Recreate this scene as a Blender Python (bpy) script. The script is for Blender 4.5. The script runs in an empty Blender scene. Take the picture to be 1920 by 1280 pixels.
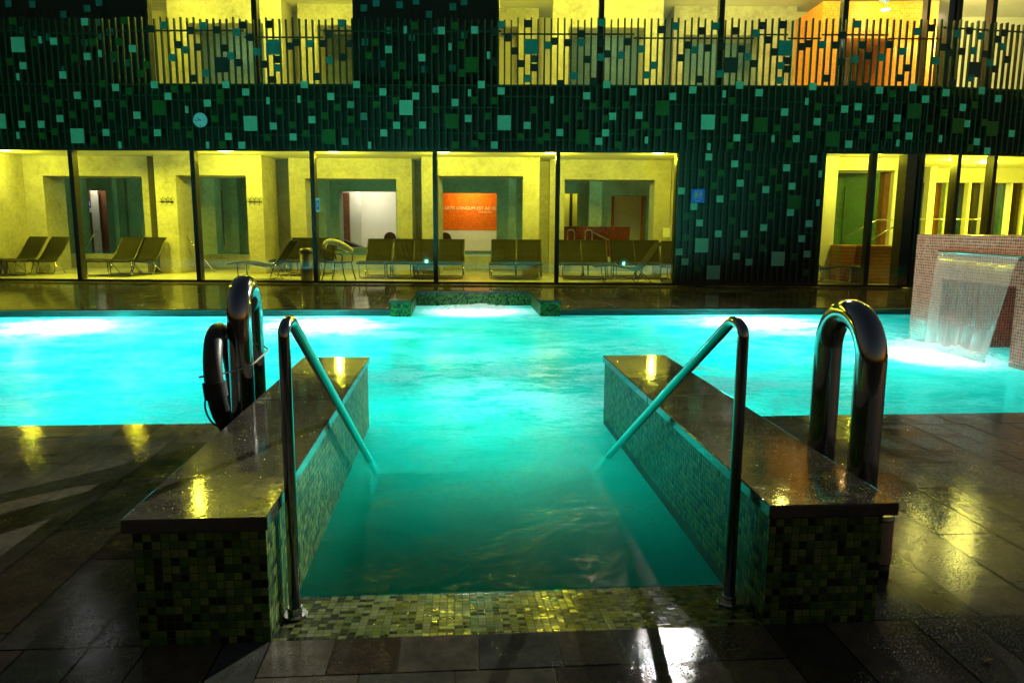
import bpy, bmesh, math, random
from mathutils import Vector, Matrix
random.seed(7)
R = math.radians
sc = bpy.context.scene
COL = sc.collection
F_PX = 1412.0; CAM_H = 1.5; PITCH = R(8.92); ROLL = 0.006
# ------------------------------------------------------------------ camera
rt0 = Vector((1, 0, 0)); up0 = Vector((0, math.sin(PITCH), math.cos(PITCH)))
FW = Vector((0, math.cos(PITCH), -math.sin(PITCH)))
RT = rt0 * math.cos(ROLL) + up0 * math.sin(ROLL)
UP = up0 * math.cos(ROLL) - rt0 * math.sin(ROLL)
EYE = Vector((0, 0, CAM_H))
cam = bpy.data.objects.new('camera', bpy.data.cameras.new('camera')); COL.objects.link(cam)
m = Matrix((RT, UP, -FW)).transposed().to_4x4(); m.translation = EYE
cam.matrix_world = m
cam.data.sensor_width = 36; cam.data.lens = 36 * F_PX / 1920
cam.data.clip_start = 0.05; cam.data.clip_end = 500
sc.camera = cam
sc.view_settings.view_transform = 'Standard'; sc.view_settings.look = 'None'
sc.view_settings.exposure = 0; sc.view_settings.gamma = 1
sc.cycles.use_denoising = True
sc.cycles.max_bounces = 8; sc.cycles.diffuse_bounces = 3; sc.cycles.glossy_bounces = 4
sc.cycles.transparent_max_bounces = 24; sc.cycles.transmission_bounces = 4
sc.cycles.sample_clamp_indirect = 6; sc.cycles.caustics_reflective = False; sc.cycles.caustics_refractive = False

def ray(x, y): return RT * ((x - 960) / F_PX) - UP * ((y - 640) / F_PX) + FW
def at_z(x, y, z):
    d = ray(x, y); return EYE + d * ((z - CAM_H) / d.z)
# pool frame: u to the right, v away from the viewer
YAW = R(4.3)
PM = Matrix.Rotation(YAW, 4, 'Z'); PMI = PM.inverted()
def pool_uv(x, y, z): return PMI @ at_z(x, y, z)
def PW(u, v, z=0): return PM @ Vector((u, v, z))
# facade frame: x along the facade, d behind it
FM = Matrix.Translation((0, 17.68, 0)) @ Matrix.Rotation(R(-0.9), 4, 'Z'); FMI = FM.inverted()
def fac(x, y, d=0.0):
    o = FMI @ EYE; r = FMI.to_3x3() @ ray(x, y)
    t = (d - o.y) / r.y; p = o + r * t
    return p.x, p.z
def pool_depth_z(x, y, v):            # point on the pool-frame plane v = const
    o = PMI @ EYE; r = PMI.to_3x3() @ ray(x, y); t = (v - o.y) / r.y
    return o + r * t

# ------------------------------------------------------------------ materials
def new_mat(name):
    m = bpy.data.materials.new(name); m.use_nodes = True
    nt = m.node_tree; nt.nodes.clear()
    out = nt.nodes.new('ShaderNodeOutputMaterial')
    return m, nt, out
def N(nt, t, **kw):
    n = nt.nodes.new(t)
    for k, v in kw.items():
        if k.startswith('i_'):
            n.inputs[k[2:].replace('_', ' ')].default_value = v
        else: setattr(n, k, v)
    return n
def L(nt, a, b): nt.links.new(a, b)
def math_n(nt, op, a, b=None, c=None):
    n = N(nt, 'ShaderNodeMath', operation=op)
    for i, v in enumerate((a, b, c)):
        if v is None: continue
        if isinstance(v, (int, float)): n.inputs[i].default_value = v
        else: L(nt, v, n.inputs[i])
    return n.outputs[0]
def ramp(nt, fac_, stops, interp='LINEAR'):
    n = N(nt, 'ShaderNodeValToRGB'); n.color_ramp.interpolation = interp
    e = n.color_ramp.elements
    while len(e) > 1: e.remove(e[-1])
    e[0].position = stops[0][0]; e[0].color = (*stops[0][1], 1)
    for p, c in stops[1:]:
        k = e.new(p); k.color = (*c, 1)
    L(nt, fac_, n.inputs[0]); return n.outputs[0]
def mixc(nt, f, a, b, typ='MIX'):
    n = N(nt, 'ShaderNodeMix', data_type='RGBA', blend_type=typ)
    if isinstance(f, (int, float)): n.inputs[0].default_value = f
    else: L(nt, f, n.inputs[0])
    for i, v in ((6, a), (7, b)):
        if isinstance(v, tuple): n.inputs[i].default_value = (*v, 1)
        else: L(nt, v, n.inputs[i])
    return n.outputs[2]
def bsdf(nt, out, **kw):
    b = N(nt, 'ShaderNodeBsdfPrincipled')
    for k, v in kw.items():
        k = k.replace('_', ' ')
        if isinstance(v, tuple): b.inputs[k].default_value = (*v, 1) if len(v) == 3 else v
        elif isinstance(v, (int, float)): b.inputs[k].default_value = v
        else: L(nt, v, b.inputs[k])
    L(nt, b.outputs[0], out.inputs[0]); return b
def bump(nt, h, strength=0.3, dist=0.01, prev=None):
    b = N(nt, 'ShaderNodeBump'); b.inputs['Strength'].default_value = strength; b.inputs['Distance'].default_value = dist
    L(nt, h, b.inputs['Height'])
    if prev is not None: L(nt, prev, b.inputs['Normal'])
    return b.outputs[0]
def noise(nt, vec, scale, detail=4, rough=.55, dist=0):
    n = N(nt, 'ShaderNodeTexNoise'); n.inputs['Scale'].default_value = scale; n.inputs['Detail'].default_value = detail
    n.inputs['Roughness'].default_value = rough; n.inputs['Distortion'].default_value = dist
    if vec is not None: L(nt, vec, n.inputs['Vector'])
    return n.outputs[0]
def coords(nt, out='Object'): return N(nt, 'ShaderNodeTexCoord').outputs[out]
def mapped(nt, vec, scale=(1, 1, 1), rot=(0, 0, 0)):
    n = N(nt, 'ShaderNodeMapping'); n.inputs['Scale'].default_value = scale; n.inputs['Rotation'].default_value = rot
    L(nt, vec, n.inputs['Vector']); return n.outputs[0]

def plain(name, col, rough=.5, metal=0, var=.25, scale=6, bumpy=0.0, spec=.5):
    m, nt, out = new_mat(name); c = coords(nt)
    n = noise(nt, c, scale, 5)
    k = ramp(nt, n, [(.3, tuple(x * (1 - var) for x in col)), (.7, tuple(min(1, x * (1 + var)) for x in col))])
    b = bsdf(nt, out, Base_Color=k, Roughness=rough, Metallic=metal)
    b.inputs['Specular IOR Level'].default_value = spec
    if bumpy: L(nt, bump(nt, noise(nt, c, scale * 8, 3), bumpy, .01), b.inputs['Normal'])
    return m
def emit(name, col, s):
    m, nt, out = new_mat(name); e = N(nt, 'ShaderNodeEmission'); e.inputs[0].default_value = (*col, 1); e.inputs[1].default_value = s
    L(nt, e.outputs[0], out.inputs[0]); return m

def concrete(name, col):
    m, nt, out = new_mat(name); c = coords(nt)
    a = noise(nt, c, 1.3, 8, .65); b_ = noise(nt, c, 9, 6, .7)
    k = math_n(nt, 'MULTIPLY_ADD', b_, .5, math_n(nt, 'MULTIPLY', a, .6))
    spots = N(nt, 'ShaderNodeTexVoronoi'); spots.inputs['Scale'].default_value = 4.5; L(nt, c, spots.inputs['Vector'])
    colr = ramp(nt, k, [(.35, tuple(x * .5 for x in col)), (.5, tuple(x * .86 for x in col)), (.66, tuple(x * 1.15 for x in col))])
    dot = ramp(nt, spots.outputs[0], [(.05, (.72, .72, .72)), (.13, (1, 1, 1))])
    colr = mixc(nt, 1.0, colr, dot, 'MULTIPLY')
    b = bsdf(nt, out, Base_Color=colr, Roughness=.65)
    L(nt, bump(nt, b_, .25, .01), b.inputs['Normal'])
    return m

def mosaic(name, cols, size, grout, rough=.12, grout_w=.1, spec=.5, groove=.6):
    """glass mosaic: square chips of random colour, laid on whichever plane the face lies in"""
    m, nt, out = new_mat(name)
    tc = N(nt, 'ShaderNodeTexCoord')
    p = N(nt, 'ShaderNodeSeparateXYZ'); L(nt, tc.outputs['Object'], p.inputs[0])
    n = N(nt, 'ShaderNodeSeparateXYZ'); L(nt, tc.outputs['Normal'], n.inputs[0])
    isx = math_n(nt, 'GREATER_THAN', math_n(nt, 'ABSOLUTE', n.outputs[0]), .7)
    isz = math_n(nt, 'GREATER_THAN', math_n(nt, 'ABSOLUTE', n.outputs[2]), .7)
    u = N(nt, 'ShaderNodeMix'); L(nt, isx, u.inputs[0]); L(nt, p.outputs[0], u.inputs[2]); L(nt, p.outputs[1], u.inputs[3])
    v = N(nt, 'ShaderNodeMix'); L(nt, isz, v.inputs[0]); L(nt, p.outputs[2], v.inputs[2]); L(nt, p.outputs[1], v.inputs[3])
    us = math_n(nt, 'MULTIPLY_ADD', u.outputs[0], 1 / size, 200.37); vs = math_n(nt, 'MULTIPLY_ADD', v.outputs[0], 1 / size, 200.21)
    cell = N(nt, 'ShaderNodeCombineXYZ')
    L(nt, math_n(nt, 'FLOOR', us), cell.inputs[0]); L(nt, math_n(nt, 'FLOOR', vs), cell.inputs[1]); L(nt, math_n(nt, 'MULTIPLY', isx, 37), cell.inputs[2])
    w = N(nt, 'ShaderNodeTexWhiteNoise', noise_dimensions='3D'); L(nt, cell.outputs[0], w.inputs[0])
    stops = [(i / len(cols), c) for i, c in enumerate(cols)]
    chip = ramp(nt, w.outputs['Value'], stops, 'CONSTANT')
    fu = math_n(nt, 'ABSOLUTE', math_n(nt, 'SUBTRACT', math_n(nt, 'FRACT', us), .5))
    fv = math_n(nt, 'ABSOLUTE', math_n(nt, 'SUBTRACT', math_n(nt, 'FRACT', vs), .5))
    d = math_n(nt, 'MAXIMUM', fu, fv)
    g = math_n(nt, 'GREATER_THAN', d, .5 - grout_w * .5)
    blot = noise(nt, tc.outputs['Object'], 22, 4)
    chip = mixc(nt, .6, chip, ramp(nt, blot, [(.3, (.45, .45, .45)), (.7, (1.2, 1.2, 1.2))]), 'MULTIPLY')
    col = mixc(nt, g, chip, grout)
    rg = math_n(nt, 'MULTIPLY_ADD', g, .5, rough)
    b = bsdf(nt, out, Base_Color=col, Roughness=rg); b.inputs['Specular IOR Level'].default_value = spec
    tilt = N(nt, 'ShaderNodeVectorMath', operation='SUBTRACT'); L(nt, w.outputs['Color'], tilt.inputs[0]); tilt.inputs[1].default_value = (.5, .5, .5)
    sc_ = N(nt, 'ShaderNodeVectorMath', operation='SCALE'); L(nt, tilt.outputs[0], sc_.inputs[0]); sc_.inputs[3].default_value = .07
    ge = N(nt, 'ShaderNodeNewGeometry'); ad = N(nt, 'ShaderNodeVectorMath', operation='ADD')
    L(nt, ge.outputs['Normal'], ad.inputs[0]); L(nt, sc_.outputs[0], ad.inputs[1])
    no = N(nt, 'ShaderNodeVectorMath', operation='NORMALIZE'); L(nt, ad.outputs[0], no.inputs[0])
    hgt = ramp(nt, d, [(.36, (1, 1, 1)), (.5, (0, 0, 0))])
    if groove: L(nt, bump(nt, hgt, groove, size * .12, no.outputs[0]), b.inputs['Normal'])
    return m

def wet_stone(name, col, dry=.0, drops=1.0):
    m, nt, out = new_mat(name); c = coords(nt)
    tint = N(nt, 'ShaderNodeAttribute', attribute_name='tint')
    a = noise(nt, c, 3.5, 8, .65, .4); vein = noise(nt, c, 17, 6, .7)
    k = math_n(nt, 'MULTIPLY_ADD', vein, .45, math_n(nt, 'MULTIPLY', a, .6))
    base = ramp(nt, k, [(.3, tuple(x * .45 for x in col)), (.52, col), (.72, tuple(x * 1.7 for x in col))])
    base = mixc(nt, 1.0, base, tint.outputs['Color'], 'MULTIPLY')
    film = noise(nt, c, 1.1, 4, .6)
    rough = ramp(nt, film, [(.35, (.035 + dry,) * 3), (.65, (.085 + dry,) * 3)])
    b = bsdf(nt, out, Base_Color=base, Roughness=rough, IOR=1.42); b.inputs['Specular IOR Level'].default_value = .42
    v = N(nt, 'ShaderNodeTexVoronoi'); v.inputs['Scale'].default_value = 110; L(nt, c, v.inputs['Vector'])
    drop = ramp(nt, v.outputs['Distance'], [(0, (1, 1, 1)), (.12, (.8, .8, .8)), (.26, (.25, .25, .25)), (.34, (0, 0, 0))])
    where = ramp(nt, noise(nt, c, 2.3, 3), [(.42, (0, 0, 0)), (.6, (1, 1, 1))])
    dm = math_n(nt, 'MULTIPLY', drop, where)
    n1 = bump(nt, noise(nt, c, 120, 3, .6), .10 * drops, .0035)
    n2 = bump(nt, dm, 1.0 * drops, .007, n1)
    n3 = bump(nt, noise(nt, c, 7, 3), .08, .01, n2)
    L(nt, n3, b.inputs['Normal'])
    return m

def steel(name, rough=.14, tint=(.62, .62, .6)):
    m, nt, out = new_mat(name); c = coords(nt)
    r = ramp(nt, noise(nt, mapped(nt, c, (60, 60, 4)), 3, 4), [(.3, (rough * .6,) * 3), (.7, (rough * 1.5,) * 3)])
    b = bsdf(nt, out, Base_Color=tint, Metallic=1, Roughness=r)
    v = N(nt, 'ShaderNodeTexVoronoi'); v.inputs['Scale'].default_value = 120; L(nt, c, v.inputs['Vector'])
    drop = ramp(nt, v.outputs['Distance'], [(0, (1, 1, 1)), (.25, (0, 0, 0))])
    L(nt, bump(nt, drop, .12, .002), b.inputs['Normal'])
    return m

def glass(name, tint=(.93, .97, .95)):
    m, nt, out = new_mat(name)
    t = N(nt, 'ShaderNodeBsdfTransparent'); t.inputs[0].default_value = (*tint, 1)
    g = N(nt, 'ShaderNodeBsdfGlossy'); g.inputs['Roughness'].default_value = .02
    f = N(nt, 'ShaderNodeFresnel'); f.inputs[0].default_value = 1.5
    ge = N(nt, 'ShaderNodeNewGeometry')
    k = math_n(nt, 'MULTIPLY', math_n(nt, 'MULTIPLY_ADD', f.outputs[0], 1.5, .02), math_n(nt, 'SUBTRACT', 1, ge.outputs['Backfacing']))
    x = N(nt, 'ShaderNodeMixShader'); L(nt, k, x.inputs[0]); L(nt, t.outputs[0], x.inputs[1]); L(nt, g.outputs[0], x.inputs[2])
    L(nt, x.outputs[0], out.inputs[0]); return m

def water_mat():
    m, nt, out = new_mat('pool_water'); c = coords(nt)      # object space = pool frame
    p = N(nt, 'ShaderNodeSeparateXYZ'); L(nt, c, p.inputs[0])
    tr = N(nt, 'ShaderNodeBsdfTransparent'); tr.inputs[0].default_value = (.04, .80, .68, 1)
    # bubbles and fine turbulence from the jets; extra white painted where lamps glow
    warp = noise(nt, mapped(nt, c, (1, 1.6, 1)), 1.1, 5, .6, .6)
    fine = noise(nt, mapped(nt, c, (1, 2.2, 1)), 6.5, 7, .68, .8)
    turb = math_n(nt, 'MULTIPLY_ADD', fine, .55, math_n(nt, 'MULTIPLY', warp, .55))
    wisp = noise(nt, mapped(nt, c, (1, 2.6, 1)), 4.2, 6, .66, 1.4)
    ridge = math_n(nt, 'SUBTRACT', 1, math_n(nt, 'MULTIPLY', math_n(nt, 'ABSOLUTE', math_n(nt, 'SUBTRACT', wisp, .5)), 7))
    ridge = math_n(nt, 'MAXIMUM', ridge, 0)
    wisp2 = noise(nt, mapped(nt, c, (1, 2.4, 1)), 11, 5, .66, 1.2)
    ridge2 = math_n(nt, 'MAXIMUM', math_n(nt, 'SUBTRACT', 1, math_n(nt, 'MULTIPLY', math_n(nt, 'ABSOLUTE', math_n(nt, 'SUBTRACT', wisp2, .5)), 10)), 0)
    streak = math_n(nt, 'MULTIPLY', math_n(nt, 'MAXIMUM', math_n(nt, 'MULTIPLY', ridge, ridge), math_n(nt, 'MULTIPLY', ridge2, .75)), ramp(nt, turb, [(.46, (0, 0, 0)), (.6, (1, 1, 1))]))
    def blob(u, v, ru, rv, pw=1.0):
        a = math_n(nt, 'DIVIDE', math_n(nt, 'SUBTRACT', p.outputs[0], u), ru)
        b = math_n(nt, 'DIVIDE', math_n(nt, 'SUBTRACT', p.outputs[1], v), rv)
        q = math_n(nt, 'ADD', math_n(nt, 'MULTIPLY', a, a), math_n(nt, 'MULTIPLY', b, b))
        q = math_n(nt, 'MULTIPLY_ADD', math_n(nt, 'SUBTRACT', fine, .5), 1.6, q)
        n_ = N(nt, 'ShaderNodeMapRange', interpolation_type='SMOOTHSTEP'); L(nt, q, n_.inputs[0])
        n_.inputs[1].default_value = 1.0; n_.inputs[2].default_value = 0.0; n_.inputs[3].default_value = 0; n_.inputs[4].default_value = pw
        return n_.outputs[0]
    foam = math_n(nt, 'MAXIMUM', blob(NI[0], 13.35, 1.25, 1.1, .95), blob(5.75, 8.6, .85, 1.15, .97))
    churn_glow = math_n(nt, 'MAXIMUM', blob(1.3, 7.5, 2.5, 3.0, 1.0), blob(-6.6, 11.0, 2.6, 2.0, .8))
    churn_glow = math_n(nt, 'MAXIMUM', churn_glow, math_n(nt, 'MAXIMUM', blob(-2.2, 11.2, 2.2, 1.8, .8), blob(5.0, 11.4, 1.8, 1.6, .8)))  # white splash of the far lamps painted in as denser foam streaks
    churn_glow = math_n(nt, 'ADD', churn_glow, ramp(nt, noise(nt, c, .45, 2), [(.38, (.22, .22, .22)), (.62, (.75, .75, .75))]))
    far = N(nt, 'ShaderNodeMapRange', interpolation_type='SMOOTHSTEP'); L(nt, p.outputs[1], far.inputs[0]); far.inputs[1].default_value = 4.0; far.inputs[2].default_value = 6.6
    foam = math_n(nt, 'MAXIMUM', foam, math_n(nt, 'MULTIPLY', math_n(nt, 'MULTIPLY', streak, churn_glow), far.outputs[0]))
    # the milky body of the water
    tl = N(nt, 'ShaderNodeBsdfTranslucent'); df = N(nt, 'ShaderNodeBsdfDiffuse')
    body = mixc(nt, foam, (.010, .66, .60), (.88, .97, .98))
    L(nt, body, tl.inputs[0]); L(nt, body, df.inputs[0])
    td = N(nt, 'ShaderNodeMixShader'); L(nt, math_n(nt, 'MULTIPLY', foam, .25), td.inputs[0])
    L(nt, tl.outputs[0], td.inputs[1]); L(nt, df.outputs[0], td.inputs[2])
    k = math_n(nt, 'MULTIPLY_ADD', foam, .3, ramp(nt, warp, [(.32, (.66, .66, .66)), (.62, (.84, .84, .84))]))
    a = N(nt, 'ShaderNodeMixShader'); L(nt, k, a.inputs[0]); L(nt, tr.outputs[0], a.inputs[1]); L(nt, td.outputs[0], a.inputs[2])
    gl = N(nt, 'ShaderNodeBsdfGlossy'); gl.inputs['Roughness'].default_value = .07
    h1 = noise(nt, mapped(nt, c, (1, 1.5, 1)), 2.2, 3, .5, .5); h2 = noise(nt, mapped(nt, c, (1, 1.5, 1)), 13, 5, .6, .8)
    nm = bump(nt, h2, .16, .03, bump(nt, h1, .14, .1))
    L(nt, nm, gl.inputs['Normal'])
    f = N(nt, 'ShaderNodeFresnel'); f.inputs[0].default_value = 1.33
    fk = math_n(nt, 'MULTIPLY', f.outputs[0], .09)
    w = N(nt, 'ShaderNodeMixShader'); L(nt, fk, w.inputs[0]); L(nt, a.outputs[0], w.inputs[1]); L(nt, gl.outputs[0], w.inputs[2])
    # small sharp wavelets that catch the floodlight
    g2 = N(nt, 'ShaderNodeBsdfGlossy'); g2.inputs['Roughness'].default_value = .14
    h3 = noise(nt, mapped(nt, c, (1, 1.4, 1)), 38, 4, .62, 1.2)
    L(nt, bump(nt, h3, .35, .010), g2.inputs['Normal'])
    pm = math_n(nt, 'MULTIPLY', ramp(nt, noise(nt, mapped(nt, c, (1, 1.3, 1)), 1.7, 4, .6), [(.42, (.1, .1, .1)), (.6, (1, 1, 1))]),
                ramp(nt, noise(nt, mapped(nt, c, (1, 1.6, 1)), 24, 3, .6, 1), [(.55, (0, 0, 0)), (.63, (.26, .26, .26))]))
    w2 = N(nt, 'ShaderNodeMixShader'); L(nt, pm, w2.inputs[0]); L(nt, w.outputs[0], w2.inputs[1]); L(nt, g2.outputs[0], w2.inputs[2])
    L(nt, w2.outputs[0], out.inputs[0]); return m

def curtain_mat():
    m, nt, out = new_mat('falling_water'); c = coords(nt)
    s = noise(nt, mapped(nt, c, (26, 26, .5)), 2.2, 7, .72)
    p = N(nt, 'ShaderNodeSeparateXYZ'); L(nt, c, p.inputs[0])
    low = N(nt, 'ShaderNodeMapRange'); L(nt, math_n(nt, 'MULTIPLY_ADD', s, .9, p.outputs[2]), low.inputs[0])
    low.inputs[1].default_value = .86; low.inputs[2].default_value = .25; low.inputs[3].default_value = 0; low.inputs[4].default_value = .8
    k = math_n(nt, 'MULTIPLY_ADD', ramp(nt, s, [(.42, (0, 0, 0)), (.72, (1, 1, 1))]), .26, .09)
    k = math_n(nt, 'ADD', k, low.outputs[0])
    tr = N(nt, 'ShaderNodeBsdfTransparent')
    df = N(nt, 'ShaderNodeBsdfDiffuse'); df.inputs[0].default_value = (.85, .9, .92, 1)
    tl = N(nt, 'ShaderNodeBsdfTranslucent'); tl.inputs[0].default_value = (.85, .9, .92, 1)
    ad = N(nt, 'ShaderNodeMixShader'); ad.inputs[0].default_value = .5; L(nt, df.outputs[0], ad.inputs[1]); L(nt, tl.outputs[0], ad.inputs[2])
    x = N(nt, 'ShaderNodeMixShader'); L(nt, k, x.inputs[0]); L(nt, tr.outputs[0], x.inputs[1]); L(nt, ad.outputs[0], x.inputs[2])
    gl = N(nt, 'ShaderNodeBsdfGlossy'); gl.inputs['Roughness'].default_value = .15
    y = N(nt, 'ShaderNodeMixShader'); y.inputs[0].default_value = .08; L(nt, x.outputs[0], y.inputs[1]); L(nt, gl.outputs[0], y.inputs[2])
    L(nt, y.outputs[0], out.inputs[0]); return m

def woven(name, col):
    m, nt, out = new_mat(name); c = coords(nt)
    w = N(nt, 'ShaderNodeTexWave', wave_type='BANDS', bands_direction='X'); w.inputs['Scale'].default_value = 9; w.inputs['Distortion'].default_value = 1.2; L(nt, c, w.inputs[0])
    k = ramp(nt, w.outputs[0], [(.2, tuple(x * .35 for x in col)), (.8, tuple(x * 1.3 for x in col))])
    b = bsdf(nt, out, Base_Color=k, Roughness=.45); b.inputs['Specular IOR Level'].default_value = .12
    L(nt, bump(nt, w.outputs[0], .8, .02), b.inputs['Normal']); return m

def wood(name, col):
    m, nt, out = new_mat(name); c = coords(nt)
    p = N(nt, 'ShaderNodeSeparateXYZ'); L(nt, c, p.inputs[0])
    f = math_n(nt, 'FRACT', math_n(nt, 'MULTIPLY', p.outputs[2], 11))
    gap = ramp(nt, f, [(.0, (.12, .12, .12)), (.1, (1, 1, 1)), (.92, (1, 1, 1)), (1, (.12, .12, .12))])
    g = noise(nt, mapped(nt, c, (2, 2, 30)), 3, 5)
    k = ramp(nt, g, [(.3, tuple(x * .5 for x in col)), (.7, tuple(x * 1.3 for x in col))])
    bsdf(nt, out, Base_Color=mixc(nt, 1.0, k, gap, 'MULTIPLY'), Roughness=.4); return m

WZ = -0.06                       # water level
NI = (PMI @ at_z(891, 580, .0))[:]   # centre of the jet niche (u)

M = {}
M['concrete'] = concrete('fair_faced_concrete', (.42, .41, .37))
M['concrete_green'] = concrete('cool_concrete', (.30, .36, .31))
M['green_panel'] = concrete('green_lit_concrete', (.035, .125, .085))  # same concrete, with the greenish room light put into its colour
M['plaster'] = plain('white_plaster', (.72, .71, .68), .7, var=.05)
M['soffit'] = plain('soffit_paint', (.7, .69, .66), .6, var=.04)
M['dark_metal'] = plain('dark_window_metal', (.022, .024, .024), .32, .3, .2)
M['cladding'] = plain('dark_cladding', (.002, .007, .0045), .4, 0, .3, 2)
M['slat'] = plain('green_slat_metal', (.004, .042, .016), .45, 0, .15)
M['mint'] = plain('mint_panel', (.18, .52, .36), .45, 0, .1, 20)
M['moss'] = plain('moss_green_panel', (.004, .08, .004), .45, 0, .2, 20)
M['black_panel'] = plain('black_green_panel', (.008, .03, .022), .4, 0, .2, 20)
M['teal_panel'] = plain('teal_panel', (.015, .20, .17), .45, 0, .15, 20)
M['glass'] = glass('window_glass')
M['steel'] = steel('brushed_stainless', .13)
M['steel_dark'] = steel('wet_stainless', .10, (.36, .37, .37))
GR = [(.012, .016, .008), (.05, .12, .02), (.10, .19, .03), (.06, .14, .03), (.14, .23, .04), (.03, .075, .018), (.16, .22, .06), (.018, .03, .008), (.08, .17, .02)]
M['mosaic'] = mosaic('green_glass_mosaic', GR, .0305, (.05, .08, .04), .35, .1, .15)
STEPC = [(.02, .022, .012), (.25, .27, .04), (.30, .30, .17), (.17, .19, .03), (.36, .36, .22), (.06, .07, .03), (.22, .26, .1), (.03, .03, .018), (.3, .33, .12)]
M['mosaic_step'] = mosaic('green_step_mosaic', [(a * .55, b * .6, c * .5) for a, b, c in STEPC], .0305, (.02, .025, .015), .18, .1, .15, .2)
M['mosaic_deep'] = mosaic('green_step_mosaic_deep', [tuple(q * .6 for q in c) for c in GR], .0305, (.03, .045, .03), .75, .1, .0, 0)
M['mosaic_red'] = mosaic('terracotta_mosaic', [(.26, .075, .042), (.31, .095, .055), (.21, .06, .035), (.36, .13, .08), (.28, .08, .045)], .036, (.46, .30, .24), .2, .12)
M['mosaic_wine'] = mosaic('wine_red_mosaic', [(.16, .02, .012), (.12, .012, .01), (.2, .04, .02)], .04, (.08, .02, .015))
M['mosaic_orange'] = mosaic('orange_mosaic', [(.75, .13, .004), (.7, .11, .004), (.8, .17, .006)], .06, (.75, .18, .012), .35, .1, .2)
M['mosaic_core'] = mosaic('orange_core_mosaic', [(.8, .27, .03), (.75, .24, .025), (.85, .32, .04)], .06, (.8, .35, .06), .3, .1, .3)
M['pool_tile'] = mosaic('aqua_pool_tile', [(.03, .62, .58), (.02, .55, .52), (.04, .66, .6)], .1, (.06, .6, .55), .6, .06, .1, 0)
M['stone'] = wet_stone('wet_brown_stone', (.13, .113, .085))
M['coping'] = wet_stone('wet_dark_coping', (.07, .062, .05), -.005, .3)
M['far_stone'] = wet_stone('wet_grey_stone', (.085, .08, .06), .0, .35)
M['grout'] = plain('dark_grout', (.02, .019, .016), .6)
M['gutter'] = plain('gutter_teal', (.05, .13, .12), .4)
M['rubber'] = plain('dark_buoy_rubber', (.045, .045, .04), .42, 0, .3, 8, .1)
M['rope'] = plain('pale_rope', (.5, .5, .46), .8)
M['dark_rope'] = plain('dark_rope', (.05, .055, .05), .8)
M['woven'] = woven('woven_rattan', (.016, .016, .014))
M['towel'] = plain('cream_towel', (.75, .7, .5), .9, 0, .1, 12, .3)
M['bin'] = plain('bin_steel', (.12, .12, .11), .35, .7)
M['wood'] = wood('larch_boards', (.42, .19, .05))
M['door_wood'] = plain('brown_door', (.2, .085, .045), .4)
M['white_wall'] = plain('bright_white_wall', (.82, .8, .78), .7, var=.03)
M['blue_sign'] = plain('sign_blue', (.03, .16, .9), .4, 0, .03)
M['white_sign'] = plain('sign_white', (.8, .85, .85), .5, 0, .02)
M['clock'] = plain('clock_face', (.45, .75, .85), .4, 0, .03)
M['black'] = plain('matt_black', (.01, .01, .01), .5)
M['gold'] = plain('pale_lettering', (.85, .7, .4), .4, 0, .03)
M['red_plastic'] = plain('dark_red_plastic', (.1, .012, .01), .4)
M['leaf'] = plain('dry_leaf', (.3, .24, .13), .6, 0, .4, 60)
M['lamp_yellow'] = emit('lit_downlight', (1, .93, .35), 30)
M['lamp_white'] = emit('lit_spot', (1, .97, .7), 25)
M['pool_lens'] = emit('lit_pool_lens', (.62, .92, 1), 3)
M['water'] = water_mat()
M['curtain'] = curtain_mat()
M['bollard'] = plain('bollard_beige', (.36, .28, .2), .5, 0, .2, 12)
M['bollard_top'] = plain('bollard_cap', (.45, .5, .3), .2, .6)
M['ground'] = plain('soil', (.03, .03, .025), .9)

# ------------------------------------------------------------------ mesh helpers
def box(bm, x0, x1, y0, y1, z0, z1, mi=0, M4=None):
    vs = [bm.verts.new(v) for v in ((x0, y0, z0), (x1, y0, z0), (x1, y1, z0), (x0, y1, z0), (x0, y0, z1), (x1, y0, z1), (x1, y1, z1), (x0, y1, z1))]
    for f in ((0, 3, 2, 1), (4, 5, 6, 7), (0, 1, 5, 4), (1, 2, 6, 5), (2, 3, 7, 6), (3, 0, 4, 7)):
        fa = bm.faces.new([vs[i] for i in f]); fa.material_index = mi
    if M4 is not None: bmesh.ops.transform(bm, matrix=M4, verts=vs)
    return vs
def quad(bm, pts, mi=0):
    f = bm.faces.new([bm.verts.new(p) for p in pts]); f.material_index = mi; return f
def tube(bm, pts, r, n=16, closed=False, mi=0, cap=True):
    pts = [Vector(p) for p in pts]; k = len(pts); rings = []
    prev = None
    for i, p in enumerate(pts):
        if closed: t = pts[(i + 1) % k] - pts[i - 1]
        else: t = pts[min(i + 1, k - 1)] - pts[max(i - 1, 0)]
        t.normalize()
        if prev is None:
            a = Vector((0, 0, 1)) if abs(t.z) < .9 else Vector((1, 0, 0))
            s = t.cross(a).normalized()
        else:
            s = (prev - t * prev.dot(t)).normalized()
        prev = s; q = t.cross(s)
        rr = r[i] if isinstance(r, (list, tuple)) else r
        rings.append([bm.verts.new(p + (s * math.cos(2 * math.pi * j / n) + q * math.sin(2 * math.pi * j / n)) * rr) for j in range(n)])
    for i in range(k if closed else k - 1):
        A, B = rings[i], rings[(i + 1) % k]
        for j in range(n):
            f = bm.faces.new((A[j], A[(j + 1) % n], B[(j + 1) % n], B[j])); f.smooth = True; f.material_index = mi
    if not closed and cap:
        f = bm.faces.new(list(reversed(rings[0]))); f.material_index = mi
        f = bm.faces.new(rings[-1]); f.material_index = mi
def disc(bm, c, r, n=24, nrm='z', h=.01, mi=0):
    c = Vector(c)
    d = {'z': Vector((0, 0, h)), 'y': Vector((0, h, 0)), 'x': Vector((h, 0, 0))}[nrm]
    tube(bm, [c, c + d], r, n, mi=mi)
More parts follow.
